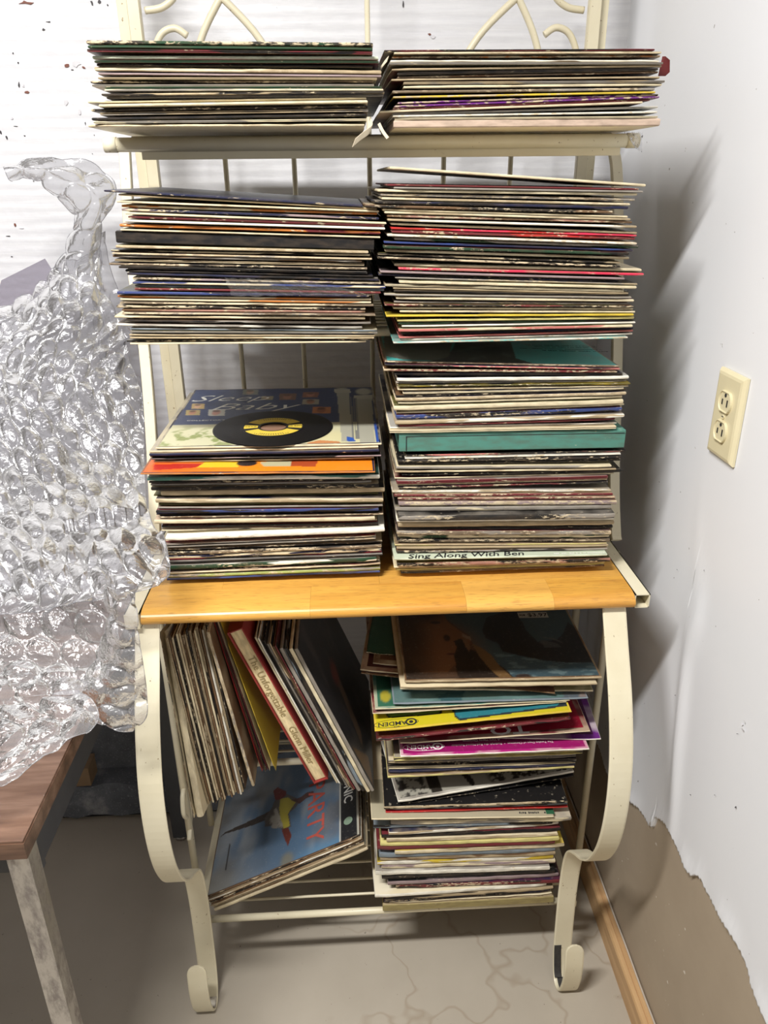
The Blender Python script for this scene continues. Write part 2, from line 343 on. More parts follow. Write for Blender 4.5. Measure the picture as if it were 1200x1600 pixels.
# small crumbs and scuffs on the right wall
for i, (px, py, s_) in enumerate([(1158,1133,.007),(1165,1128,.004),(1162,1140,.004),(1154,1148,.002),(1065,1120,.002),(1119,1243,.0018),(1151,1262,.0018),(1080,1242,.0015),(1057,1086,.0012),(1101,892,.0015),(1060,890,.0012),(1012,626,.002)]):
    c = P(px, py, X=WX-.0022); rr = random.Random(i+50); q = [(c.x-rr.uniform(0, .003), c.y+s_*rr.uniform(-1, 1), c.z+s_*rr.uniform(-1, 1)) for k in range(4)]
    m = MB(); m.add(q, [(0, 1, 2), (0, 2, 3), (0, 1, 3), (1, 2, 3)]); m.build('paper_scuff', CW if i < 3 else CK, wall_right)
# pine strip along the foot of the right wall
zt = P(1004, 1600, X=.478).z
prof = [(WX+.002, 0), (.478, 0), (.4775, zt-.004), (.4795, zt), (.487, zt+.0015), (.4885, zt-.001), (.491, zt+.002), (WX+.002, zt+.002)]
vs = []; ysb = [-2.2, .3, .6, .8, 1.0, 1.2, RB-.002]
for y in ysb: vs += [(x, y, z) for x, z in prof]
fs = [(i*8+k, i*8+(k+1) % 8, (i+1)*8+(k+1) % 8, (i+1)*8+k) for i in range(len(ysb)-1) for k in range(8)] + [tuple(range(8)), tuple(48+k for k in range(8))]
m = MB(); m.add(vs, fs); bb = struct(m.build('baseboard_right', M_pine))
m = MB(); m.tube([(WX-.001, y, zt+.005+.001*math.sin(y*40)) for y in np.linspace(.2, 1.4, 40)], .0018, 6); m.build('caulk_bead', plain('old_caulk', (.55, .48, .40)), bb)

# ================================================================ ELECTRICAL OUTLET
tl, trr, bl, br = P(1130, 570, X=WX), P(1177, 590, X=WX), P(1110, 705, X=WX), P(1155, 733, X=WX)
cy, cz = (tl.y+trr.y+bl.y+br.y)/4, (tl.z+trr.z+bl.z+br.z)/4
OX = WX-.004; outlet = empty('electrical_outlet', (OX, cy, cz))
tag(outlet, 'ivory duplex electrical outlet on the white right-hand wall', 'outlet')
hw, hh = .0355, .0575
def ring(hy, hz, x): return [(x, -hy, -hz), (x, hy, -hz), (x, hy, hz), (x, -hy, hz)]
m = MB(); vs = ring(hw, hh, .002)+ring(hw, hh, -.001)+ring(hw-.0035, hh-.0035, -.0045)+ring(hw-.007, hh-.007, -.0055)
fs = [(a*4+k, a*4+(k+1) % 4, a*4+4+(k+1) % 4, a*4+4+k) for a in range(3) for k in range(4)]+[(12, 13, 14, 15)]
m.add(vs, fs); o = m.build('cover_plate', M_ivory, outlet)
for s_ in (1, -1):
    m = MB(); pts = []
    for k in range(32):
        a = 2*math.pi*k/32; yy = .0172*math.cos(a); zz = .0172*math.sin(a); zz = max(-.0138, min(.0138, zz)); pts.append((yy, zz))
    zc = s_*.0195
    vs = [(-.0052, y, z+zc) for y, z in pts]+[(-.0088, y*.97, z*.97+zc) for y, z in pts]+[(-.0088, y*.90, z*.90+zc) for y, z in pts]+[(-.0072, y*.86, z*.86+zc) for y, z in pts]
    fs = [(a*32+k, a*32+(k+1) % 32, a*32+32+(k+1) % 32, a*32+32+k) for a in range(3) for k in range(32)]+[tuple(96+k for k in range(32))]
    m.add(vs, fs); rc = m.build('receptacle', M_ivory, outlet)
    m = MB()
    for (yy, h) in ((-.0065, .0045), (.0065, .0035)): m.box((-.0079, yy-.0011, zc-h-.001), (-.0070, yy+.0011, zc+h-.001))
    m.tube([(-.0079, 0, zc+.0085), (-.0070, 0, zc+.0085)], .0024, 10); sl = m.build('slots', M_hole, rc)
m = MB(); m.tube([(-.0050, 0, 0), (-.0070, 0, 0)], .0032, 14); sw = m.build('plate_screw', M_ivory, outlet)
m = MB(); m.box((-.0074, -.0026, -.0004), (-.0066, .0026, .0004)); m.build('screw_slot', M_hole, sw)

# ================================================================ BAKER'S RACK
rack = empty('bakers_rack', (.045, 1.15, 0)); tag(rack, 'cream metal baker\'s rack with wooden shelf holding stacks of records', 'rack')
RK = Vector((.045, 1.15, 0))
def part(m, name, mt=None, parent=None, mw=None):
    """parts are modelled in world space, then hung on the rack"""
    o = m.build(name, mt or M_cream, parent or rack, mw)
    if parent is None: o.matrix_parent_inverse = Matrix.Translation(-RK)
    return o
XC = .045
# front legs: flat bars that bow forward, step back and end in a curl
prof = [(.945,.832),(.915,.78),(.875,.71),(.846,.63),(.838,.55),(.848,.475),(.874,.415),(.905,.378),(.940,.352),(.970,.325),(.986,.285),(.992,.22),(.990,.14),(.984,.06),(.972,.016),(.955,.0025),(.938,.012),(.929,.045),(.926,.085),(.930,.118),(.934,.136)]
for s_, X0, dx in ((-1, -.289, -.004), (1, .376, .003)):
    pts = smooth([(X0 + (dx if k > 15 else 0)*min(1, (k-15)/2), y, z) for k, (y, z) in enumerate(prof)], 6)
    m = MB(); m.bar(pts, (.0170, 0, 0), .0042, 6); leg = part(m, 'leg')
    m = MB(); m.box((X0-.011, .945, 0), (X0+.015, .978, .0095)); ft = part(m, 'foot_glide', M_worn if s_ > 0 else M_chrome)
m = MB(); a0 = smooth([(.3665, y-.0034, z) for y, z in [(.9865,.072),(.984,.055),(.974,.022),(.966,.012)]], 4)
m.bar(a0, (.0065, 0, 0), .0020); part(m, 'worn_patch', M_worn)
# wooden shelf: beech staves with a rounded front
YF, YB = .930, 1.385; XL, XR = -.294, .402; nose = []
for k in range(13):
    a = -math.pi*.5*k/12*1.75; nose.append((YF+.022-.022*math.cos(a*1.0+0) if 0 else 0, 0))
top = SHELF; th = .021
pr = []
for k in range(15):
    a = math.radians(90 + 150*k/14); pr.append((YF+.0235+.0235*math.cos(a)*1.0, top-.0125*1.0+.0125*math.sin(a)))
pr = [(YF+.062, top)] + pr + [(YF+.03, top-th), (YF+.062, top-th)]
rows = [(YF, YF+.062), (YF+.062, YF+.125), (YF+.125, YF+.19), (YF+.19, YF+.255), (YF+.255, YF+.32), (YF+.32, YF+.385), (YF+.385, YB)]
cuts = [[XL, -.06, .16, .285, XR], [XL, -.19, .04, .23, XR], [XL, -.10, .13, .30, XR], [XL, -.02, .22, XR], [XL, -.15, .08, .29, XR], [XL, .0, .2, XR], [XL, -.12, .12, .31, XR]]
for r, (y0, y1) in enumerate(rows):
    for a, b in zip(cuts[r][:-1], cuts[r][1:]):
        m = MB(); e = .0001
        if r == 0:
            n = len(pr); vs = [(x, y-(e if i in (0, n-1) else 0), z) for x in (a+e, b-e) for i, (y, z) in enumerate(pr)]
            m.add(vs, [(k, (k+1) % n, n+(k+1) % n, n+k) for k in range(n)], 0, False); m.add([vs[i] for i in range(n)], [tuple(range(n))]); m.add([vs[n+i] for i in range(n)], [tuple(range(n))])
        else: m.box((a+e, y0+e, top-th), (b-e, y1-e, top+rnd.uniform(-.0001, .0002)))
        part(m, 'stave', M_wood)
# square side tubes of the wooden shelf
for x0, x1, y0 in ((XR+.001, XR+.023, .938), (XL-.022, XL-.001, .932)):
    m = MB(); z0, z1 = top-.0235, top-.0015; w_ = .0016
    for (a, b) in (((x0, y0, z0), (x1, YB, z0+w_)), ((x0, y0, z1-w_), (x1, YB, z1)), ((x0, y0, z0), (x0+w_, YB, z1)), ((x1-w_, y0, z0), (x1, YB, z1))): m.box(a, b)
    tb = part(m, 'side_tube')
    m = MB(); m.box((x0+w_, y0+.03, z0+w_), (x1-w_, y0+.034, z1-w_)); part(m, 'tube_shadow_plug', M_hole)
m = MB(); m.box((XL-.0215, .929, top-.0235), (XL-.0015, .9325, top-.0015)); part(m, 'tube_end_cap')
# uprights: front pair of the hutch, flaring down to the wooden shelf
for pp in (((195, 232, 1.30), (206, 400, 1.265), (226, 545, 1.22), (238, 700, 1.165), (244, 860, 1.12)), ((954, 228, 1.30), (964, 283, 1.29), (964, 540, 1.22), (959, 745, 1.15), (962, 850, 1.115))):
    m = MB(); pts = smooth([P(x, y, Y=Y) for x, y, Y in pp], 5); pts[-1] = Vector((pts[-1].x, pts[-1].y, top-.001))
    m.bar(pts, (.0085, 0, 0), .012); part(m, 'front_upright')
# rear posts (side frame and back frame)
for (xo, xi) in ((-.321, -.302), (.416, .400)):
    m = MB(); m.bar([(xo, 1.392, top), (xo, 1.392, 1.9)], (.0085, 0, 0), .016); part(m, 'rear_post')
    m = MB(); m.bar([(xi, 1.380, top), (xi, 1.380, 1.9)], (.0095, 0, 0), .016); part(m, 'back_frame_post')
# vertical rods, arches and scrolls of the back panel
for x in (-.187, -.075, .049, .172, .284):
    m = MB(); zt_ = 1.80 if x == .049 else 1.50
    m.tube([(x, 1.392, top), (x, 1.392, zt_)], .0042, 8); part(m, 'back_rod')
for (x0, xm, x1) in ((-.237, -.1725, -.075), (.172, .282, .337)):
    for (xa, za) in ((x0, 1.44), (x1, 1.44)):
        s_ = 1 if xa < xm else -1
        m = MB(); m.tube(smooth([(xa, 1.392, za), (xa+(xm-xa)*.10, 1.392, 1.53), (xa+(xm-xa)*.45, 1.392, 1.60), (xm, 1.392, 1.655)], 6), .0055, 8); part(m, 'arch_rod')
for s_, xp in ((1, -.293), (-1, .391)):
    m = MB(); m.tube(smooth([(xp+s_*.004, 1.392, 1.52), (xp+s_*.006, 1.392, 1.565), (xp+s_*.022, 1.392, 1.603), (xp+s_*.045, 1.392, 1.614), (xp+s_*.064, 1.392, 1.604)], 6), .0052, 8); part(m, 'scroll')
    m = MB(); m.tube(smooth([(xp+s_*.004, 1.392, 1.637), (xp+s_*.03, 1.392, 1.641), (xp+s_*.05, 1.392, 1.655), (xp+s_*.052, 1.392, 1.675), (xp+s_*.035, 1.392, 1.69)], 6), .0052, 8); part(m, 'scroll')
# top shelf
def wire_shelf(zt_, y0, xl, xr, tube_r, name, lip=True):
    m = MB(); m.tube([(xl, y0, zt_-tube_r), (xr, y0, zt_-tube_r)], tube_r, 16); ft = part(m, name)
    for x0, x1, c in ((xl, xl+.016, 0), (xr-.016, xr, 1)):
        m = MB(); m.tube([(x0, y0, zt_-tube_r), (x1, y0, zt_-tube_r)], tube_r+.0006, 16); part(m, 'tube_end_cap')
    if lip:
        m = MB(); m.box((xl+.045, y0+.002, zt_-2*tube_r-.009), (xr-.022, y0+.012, zt_-2*tube_r+.002)); part(m, 'shelf_lip')
    for x in (xl+.03, xr-.03):
        m = MB(); m.tube([(x, y0, zt_-tube_r), (x, 1.385, zt_-tube_r)], .007, 10); part(m, 'shelf_side_tube')
    m = MB(); m.tube([(xl+.03, 1.378, zt_-tube_r), (xr-.03, 1.378, zt_-tube_r)], .006, 10); part(m, 'shelf_back_rod')
    n = 9
    for k in range(n):
        y = y0+.022+(1.378-y0-.03)*k/(n-1); m = MB(); m.tube([(xl+.03, y, zt_-.0015+.0015), (xr-.03, y, zt_-.0015+.0015)], .0022, 6); part(m, 'shelf_wire')
wire_shelf(1.4505, 1.10, -.2985, .392, .0085, 'shelf_front_tube')
wire_shelf(1.203, 1.12, -.285, .385, .0065, 'shelf_front_tube', False)
# bottom shelf
ZB = .160
m = MB(); m.tube([(-.285, 1.01, ZB-.0035), (.385, 1.01, ZB-.0035)], .0065, 10); part(m, 'bottom_front_rod')
m = MB(); m.tube([(-.300, 1.375, ZB-.005), (.395, 1.375, ZB-.005)], .0075, 10); part(m, 'bottom_back_rod')
for y in (1.045, 1.08, 1.12, 1.16, 1.20, 1.24, 1.28, 1.33):
    m = MB(); m.tube([(-.29, y, ZB), (.39, y, ZB)], .0026, 6); part(m, 'bottom_wire')
for x in (-.2965, .393):
    m = MB(); m.box((x-.007, 1.003, ZB-.012), (x+.007, 1.40, ZB+.002)); part(m, 'bottom_side_bar')
for xs, ys_ in ((-.3105, 1.235), (.438, 1.12)):
    m = MB(); m.tube([(xs, ys_, ZB), (xs, ys_, top-.024)], .0065, 10); part(m, 'side_rod')
m = MB(); m.tube([(-.3105, 1.075, ZB), (-.3105, 1.075, top-.024)], .0065, 10); part(m, 'side_rod')
m = MB(); m.tube([(.450, 1.32, ZB), (.450, 1.32, top-.024)], .0075, 10); part(m, 'side_rod')
for x in (-.304, .412):
    m = MB(); m.bar([(x, 1.385, 0), (x, 1.385, top-.02)], (.0085, 0, 0), .014); part(m, 'rear_leg')
m = MB(); m.tube(smooth([(-.3095, 1.06, .30), (-.3095, 1.09, .335), (-.3095, 1.10, .375), (-.3095, 1.085, .405), (-.3095, 1.06, .405), (-.3095, 1.05, .375), (-.3095, 1.062, .352)], 7), .0045, 8); part(m, 'side_scroll')
bq = P(450, 1190, Z=.400); MS = [(bq.y+(1.372-bq.y)*k/6, .400-.045*k/6) for k in range(7)]
for k, (y, z) in enumerate(MS):
    m = MB(); m.tube([(-.283, y, z), (.012, y, z)], .0065 if k in (0, 6) else .0025, 10 if k in (0, 6) else 6); part(m, 'middle_bar' if k in (0, 6) else 'middle_wire')
for x in (-.283, .012):
    m = MB(); m.tube([(x, MS[0][0], MS[0][1]), (x, MS[-1][0], MS[-1][1])], .005, 8); part(m, 'middle_side_bar')
for y in (1.43,):
    for z in (.20, .235):
        m = MB(); m.tube([(-.30, 1.388, z), (.41, 1.388, z)], .0025, 6); part(m, 'back_wire')

# ================================================================ TABLE, POST, BOX
TZ = .72; tx = -.378; ty = .664
table = empty('side_table', (-.9, 1.0, 0)); tag(table, 'brown walnut laminate side table with a square chrome leg under bubble wrap', 'table')
def tpart(m, name, mt): o = m.build(name, mt, table); o.matrix_parent_inverse = Matrix.Translation((.9, -1.0, 0)); return o
m = MB(); m.box((-1.5, ty+.001, TZ-.003), (tx-.001, 1.335, TZ)); tpart(m, 'tabletop', M_walnut)
m = MB(); m.box((-1.5, ty, TZ-.026), (tx, 1.335, TZ-.0032)); tpart(m, 'edge_band', M_walnut)
m = MB(); m.box((-1.48, ty+.05, TZ-.10), (tx-.014, ty+.062, TZ-.026)); tpart(m, 'apron', M_dark)
m = MB(); m.box((tx-.030, ty+.062, TZ-.10), (tx-.018, 1.30, TZ-.026)); tpart(m, 'apron', M_dark)
for (x, y) in ((tx-.026, ty+.004), (-.85, 1.29), (-1.47, ty+.004), (-1.47, 1.29)):
    m = MB(); m.box((x, y, 0), (x+.025, y+.025, TZ-.026)); tpart(m, 'leg', M_chrome)
q = P(284, 1306, Z=0)
post = empty('metal_post', (q.x, q.y, 0)); tag(post, 'dark grey square metal post with small silver foot behind the rack leg', 'post')
m = MB(); m.box((-.016, -.013, .008), (.016, .013, .68)); m.build('post_tube', plain('slate_metal', (.075, .08, .09), .45), post)
m = MB(); m.tube([(0, 0, 0), (0, 0, .009)], .016, 14); m.build('foot', M_chrome, post)
q = P(136, 1208, Y=1.462)
bx = empty('cardboard_box', (q.x-.03, 1.462, .094)); tag(bx, 'small brown cardboard box on the stone footing behind the table', 'box')
m = MB(); m.box((-.05, -.025, 0), (.045, .025, .05)); m.build('carton', M_card, bx)
m = MB(); m.box((-.05, -.0255, .046), (.046, .0255, .052)); m.build('carton_lid', M_card, bx)

# ================================================================ RECORD SLEEVES
C = dict(cr=((.74,.64,.43),'cream'), wh=((.86,.82,.70),'off-white'), gy=((.30,.27,.23),'grey'), tn=((.46,.36,.22),'tan'), bk=((.011,.010,.010),'black'), gn=((.018,.055,.026),'dark green'),
     rd=((.50,.03,.025),'red'), mr=((.16,.025,.03),'maroon'), og=((.55,.19,.04),'orange'), ye=((.68,.50,.05),'yellow'), pu=((.14,.02,.20),'purple'), bl=((.035,.06,.20),'blue'), nv=((.015,.018,.05),'navy'),
     pk=((.55,.17,.15),'rose pink'), hp=((.75,.04,.10),'bright red'), tq=((.14,.55,.50),'turquoise'), te=((.085,.24,.19),'sea green'), ol=((.10,.09,.025),'dark olive'), sb=((.20,.15,.10),'speckled brown'), sd=((.02,.018,.016),'speckled black'),
     sr=((.40,.20,.15),'speckled red'), br=((.16,.09,.045),'brown'), mt=((.62,.68,.52),'pale mint'), mg=((.45,.02,.20),'magenta'), ly=((.70,.62,.24),'pale yellow'), st=((.20,.24,.27),'slate'), lm=((.36,.42,.12),'lime speckled'), mv=((.32,.24,.24),'mauve'), kh=((.32,.26,.11),'khaki tan'), pc=((.58,.44,.34),'pinkish cream'))
ORD = ['top','second','third','fourth','fifth','sixth','seventh','eighth','ninth','tenth','eleventh','twelfth','thirteenth','fourteenth','fifteenth','sixteenth','seventeenth','eighteenth','nineteenth','twentieth']
def ordn(i):
    if i < 20: return ORD[i]
    tens = {2:'twenty',3:'thirty',4:'forty',5:'fifty',6:'sixty'}; n = i+1
    return tens[n//10]+'-'+ORD[n % 10-1] if n % 10 and n % 10 != 1 else (tens[n//10]+'-first' if n % 10 else {30:'thirtieth',40:'fortieth',50:'fiftieth',60:'sixtieth'}[n])
DEP = .314
def sleeve_mesh(w, t, kind, seed, warp=0.):
    """one cardboard sleeve, local x across, y away from the viewer, z up; kinds: s closed spine, o open mouth, b box"""
    rr = random.Random(seed); nx, ny = 14, 4; xs = [-w/2+w*i/nx for i in range(nx+1)]; ysl = [DEP*j/ny for j in range(ny+1)]
    jit = [rr.uniform(-.0007, .0007) if kind != 'b' else 0 for _ in xs]; co = rr.uniform(.0008, .004) if kind != 'b' else .001
    ph, am = rr.uniform(0, 6.28), warp
    def zf(x, y): return am*math.sin(x*9+ph)*(1-.5*y/DEP)
    bev = min(t*.32, .0009) if kind != 'b' else .0012
    vs = []; fs = []; mi = []
    def gridv(i, j, ins):
        x, y = xs[i], ysl[j]
        if i == 0: x += ins
        if i == nx: x -= ins
        if j == 0: y += ins + jit[i]
        if j == ny: y -= ins
        if j == 0 and i in (0, nx): x += co*.5*(1 if i == 0 else -1); y += co*.5
        return x, y
    W = nx+1; Ht = ny+1
    for side in (1, -1):
        for j in range(Ht):
            for i in range(W):
                x, y = gridv(i, j, bev); vs.append((x, y, side*t/2 + zf(x, y)))
    for j in range(ny):
        for i in range(nx):
            a = j*W+i; fs.append((a, a+1, a+W+1, a+W)); mi.append(1)
            a += W*Ht; fs.append((a, a+W, a+W+1, a+1)); mi.append(1)
    per = [(i, 0) for i in range(nx)] + [(nx, j) for j in range(ny)] + [(i, ny) for i in range(nx, 0, -1)] + [(0, j) for j in range(ny, 0, -1)]
    n = len(per); T = [j*W+i for i, j in per]; B = [W*Ht+j*W+i for i, j in per]
    def ringv(ins, z):
        b = len(vs)
        for i, j in per:
            x, y = gridv(i, j, ins); vs.append((x, y, z+zf(x, y)))
        return [b+k for k in range(n)]
    if kind == 'o':
        tb = min(t*.36, .0014)
        rings = [(T, 0), (ringv(0, t/2-bev*.4), 0), (ringv(0, t/2-tb), 0)]
        g1 = ringv(.0, t/2-tb); g2 = ringv(.0, -t/2+tb)
        # recessed mouth at the front only
        for k, (i, j) in enumerate(per):
            if j == 0 and 0 < i < nx:
                for gg in (g1, g2): x, y, z = vs[gg[k]]; vs[gg[k]] = (x, y+.007, z)
        rings += [(g1, 0), (g2, 2), (ringv(0, -t/2+tb), 0), (ringv(0, -t/2+bev*.4), 0), (B, 0)]
    elif kind == 'b':
        rings = [(T, 0), (ringv(0, t/2-bev), 0), (ringv(0, -t/2+bev), 0), (B, 0)]
    else:
        rings = [(T, 0), (ringv(0, t*.22), 0), (ringv(0, -t*.22), 0), (B, 0)]
    for (a, _), (b, mm) in zip(rings[:-1], rings[1:]):
        for k in range(n): fs.append((a[k], a[(k+1) % n], b[(k+1) % n], b[k])); mi.append(mm)
    me = bpy.data.meshes.new('record_sleeve'); me.from_pydata(vs, [], [f[::-1] for f in fs]); me.update()
    for mt_ in (M_edge, M_face, M_inner): me.materials.append(mt_)
    me.polygons.foreach_set('material_index', mi); return me
SID = [0]
def sleeve(w, t, col, kind, mw, label, group, second=None, face=None, wear=None, name='record_sleeve', warp=0., cat='record sleeve'):
    SID[0] += 1
    me = sleeve_mesh(w, t, kind, SID[0], warp); o = bpy.data.objects.new(name, me); COL.objects.link(o); o.matrix_world = mw
    rr = random.Random(SID[0]*3+1); c = C[col][0]
    if wear is None: wear = 0. if kind == 'b' else .02+rr.random()**2*.38
    if col in ('sb', 'sr', 'lm'): wear = max(wear*.5, .42)
    elif col == 'sd': wear = max(wear*.42, .30)
    elif wear > .4: wear *= .7
    if second is None: second = C[rr.choice(['bk', 'br', 'cr', 'gy', 'mr', 'tn'] if col in ('sb','sd','sr','lm') else [col, col, 'tn' if col in ('cr','wh','ly','gy') else 'bk', col])][0]
    else: second = C[second][0]
    if face is None: face = C[rr.choice(['bk','bk','nv','br','mr','gy','ol','tn','cr'])][0] if kind != 'b' else c
    else: face = C[face][0]
    o['spine_colour'] = [*c]; o['second_colour'] = [*second]; o['face_colour'] = [*face]; o['wear'] = float(wear)
    tag(o, label, cat, group); return o
def frame(o, ux, nz):
    """matrix with x along ux, z close to nz"""
    ux = ux.normalized(); vy = nz.cross(ux).normalized(); n = ux.cross(vy)
    return Matrix(((ux.x, vy.x, n.x, o.x), (ux.y, vy.y, n.y, o.y), (ux.z, vy.z, n.z, o.z), (0, 0, 0, 1)))
def parse(s):
    out = []
    for ln in s.strip().splitlines():
        a = ln.split('#')[0].split()
        if not a: continue
        d = dict(yl=float(a[0]), yr=float(a[1]), xl=float(a[2]), xr=float(a[3]), t=float(a[4]), col=a[5], kind=a[6], ang=0., id=None, sec=None, face=None, dy=0., wear=None)
        for e in a[7:]:
            k, v = e.split('='); d[k] = v if k in ('id', 'sec', 'face') else float(v)
        out.append(d)
    return out
SPECIAL = {}
CONDW = {'s': 'scuffed', 'o': 'open-edged', 'b': 'thick'}
def stack(name, text, Y0, floorz, where, group, solveY=False, wlim=(.303, .3175)):
    E_ = parse(text); N = len(E_)
    for i, e in enumerate(E_):
        Y = Y0+e['dy']+(rnd.uniform(-.0045, .0045) if e['id'] is None and e['kind'] != 'b' else 0); a = math.radians(e['ang'])
        e['A'] = P(e['xl'], e['yl'], Y=Y); e['B'] = P(e['xr'], e['yr'], Y=Y+DEP*math.sin(a)); e['Y'] = Y
    if solveY:
        zl = [e['A'].z for e in E_]; zr = [e['B'].z for e in E_]; k = 4
        for i, e in enumerate(E_):
            if e['id']: continue
            js = range(max(0, i-k), min(N, i+k+1)); ml = sum(zl[j]-(-(j-i))*0 for j in js)/len(js); 
            # local straight-line fit keeps the order, the rest becomes depth
            xs_ = np.array([j-i for j in js], float); cl = np.polyfit(xs_, [zl[j] for j in js], 1)[1]; crr = np.polyfit(xs_, [zr[j] for j in js], 1)[1]
            A = P(e['xl'], e['yl'], Z=cl); B = P(e['xr'], e['yr'], Z=crr)
            ya = min(max(A.y, Y0-.028), Y0+.026); yb = min(max(B.y, ya-.022), ya+.022)
            e['A'] = P(e['xl'], e['yl'], Y=ya); e['B'] = P(e['xr'], e['yr'], Y=yb); e['Y'] = ya
    XA = sum(e['A'].x for e in E_)/N; XB = sum(e['B'].x for e in E_)/N
    for e in E_:
        s_ = (e['B'].z-e['A'].z)/(e['B'].x-e['A'].x); e['za'] = e['A'].z+s_*(XA-e['A'].x); e['zb'] = e['A'].z+s_*(XB-e['A'].x)
        e['tw'] = e['t']*1.0/F*math.hypot(Y0, 1.4-(e['za']+e['zb'])/2)*.98
    # from the bottom up: keep the order and leave a hair of air between neighbours
    last = E_[-1]; lowa = lowb = floorz
    minp = .0021
    for i in range(N-1, -1, -1):
        e = E_[i]; half = min(e['tw']/2, .0011) if e['kind'] != 'b' else e['tw']/2
        e['za'] = max(e['za'], lowa+half+.0003); e['zb'] = max(e['zb'], lowb+half+.0003)
        lowa, lowb = e['za']+half, e['zb']+half
    for i, e in enumerate(E_):
        if i+1 < N: nx_ = E_[i+1]; ga, gb = e['za']-nx_['za'], e['zb']-nx_['zb']; off = nx_['tf'] if 'tf' in nx_ else None
        else: ga, gb = 2*(e['za']-floorz), 2*(e['zb']-floorz)
        if i > 0: pa, pb = E_[i-1]['za']-e['za'], E_[i-1]['zb']-e['zb']
        else: pa = pb = 1
        e['lim'] = min(ga, gb, pa, pb)
    # final thickness: grow until meeting the sleeve above/below
    th = []
    for i, e in enumerate(E_): th.append(e['tw'] if e['kind'] == 'b' else min(e['tw']*.86, e['lim']*.84))
    for it in range(3):
        for i in range(N-1):
            g_ = min(E_[i]['za']-E_[i+1]['za'], E_[i]['zb']-E_[i+1]['zb'])
            ex = (th[i]+th[i+1])/2 + .00025 - g_
            if ex > 0:
                if E_[i]['kind'] == 'b': th[i+1] = max(.0008, th[i+1]-2*ex)
                elif E_[i+1]['kind'] == 'b': th[i] = max(.0008, th[i]-2*ex)
                else: th[i] = max(.0008, th[i]-ex); th[i+1] = max(.0008, th[i+1]-ex)
    for i in range(N-1):          # fatten into wide gaps so that each sleeve lies on the next
        g_ = min(E_[i]['za']-E_[i+1]['za'], E_[i]['zb']-E_[i+1]['zb']) - (th[i]+th[i+1])/2
        if g_ > .0022 and E_[i]['kind'] != 'b' and E_[i]['id'] is None: E_[i]['grow'] = min(.004, g_-.0014)
    for i, e in enumerate(E_):
        A, B = e['A'], e['B']
        s_ = (e['zb']-e['za'])/(XB-XA); a3 = Vector((A.x, A.y, e['za']+s_*(A.x-XA))); b3 = Vector((B.x, B.y, e['za']+s_*(B.x-XA)))
        ux = (b3-a3).normalized(); w = (b3-a3).length; w = min(max(w, wlim[0]), wlim[1]); mid = (a3+b3)/2
        t_ = th[i]; gr = e.get('grow', 0)
        if gr: mid = mid - Vector((0, 0, gr*.5)); t_ += gr
        mw = frame(mid, ux, Vector((0, 0, 1)))
        col = e['col']; word = C[col][1]; kd = e['kind']
        if name == 'br' and kd == 's' and t_ > .005: kd = 'o'
        lab = e.get('label') or '%s %s record sleeve, %s in %s' % (CONDW[kd], word, ordn(i)+(' from top' if i else ''), where)
        if kd == 'b': lab = '%s record box set, %s in %s' % (word, ordn(i)+(' from top' if i else ''), where)
        o = sleeve(w, t_, col, kd, mw, lab, group, e['sec'], e['face'], e['wear'], 'record_box' if kd == 'b' else 'record_sleeve', cat='record box' if kd == 'b' else 'record sleeve')
        if e['id']: SPECIAL[e['id']] = (o, w, t_)
    return E_
# columns: yl yr xl xr thickness(px) colour kind(s/o/b) options
stack('tl', """
65.5 69.4 132 585 5 sd s wear=1 sec=gn
72.5 76.5 133 585 4 gn s
78.5 83 135 583 4 bk o sec=mr
89.5 90.5 141 594 5 mt s face=cr
96 97 145 594 4 gn o
101 103.5 148 585 4 bk s
106.5 112 146 597 4.4 cr s sec=tn
115 119 152 597 5 mv s
122 123.5 152 590 2.6 tn o
128 127.5 139 585 4.4 sb s
134 133 143 585 3 gy o
137.5 139 160 599 3.4 gn o
141 144 161 601 3.4 cr s sec=gy
148 149 157 602 3.6 sd s
153 154 165 600 4 gy o
159.5 153 134 575 3.4 cr s face=cr
165 158.5 152 576 4.4 cr s
172 166 139 577 3.6 sd s wear=.8
178 172 154 577 4.5 tn o sec=gy
186 179.6 141 574 4 bk s
191.5 187 145 574 3.4 gy o sec=cr
196.5 195 134 572 5 cr s face=cr wear=.6
""", .98, 1.4532, 'upper left stack on the top shelf', 'records in the upper left stack')
stack('tr', """
79.4 77.5 599 1025 2.6 mr o
83 82 615 1035 4 cr s wear=.75
89.5 87.6 611 1034 5 br s sec=og wear=.8
95.7 94.7 608 1033 5 wh s sec=sb
99 99.5 608 1037 3 gy o
108.7 103 609 1038 5 tn s
115 111 620 1030 3.5 bk o
121.5 112.5 619 1031 4 sb s
125 120.6 600 1043 4.5 tn s
130 127 630 1040 3.5 gy o
136 132 629 1037 5.5 cr s
143.6 139 611 1026 4 sb s
152 144 613 1026 5 ye s wear=.4
161 149 619 1032 4 pu s wear=.9
167.5 154 615 1032 5 pu s wear=.55
172 159 620 1010 3.4 mr o
179 160 592 1006 4.5 cr s
187 167 612 1030 6 wh o
193 175 613 1028 4 wh s
198 183 615 1030 5 cr o
206 196 612 1034 10 pc b sec=pc face=cr
""", 1.0, 1.4532, 'upper right stack on the top shelf', 'records in the upper right stack')
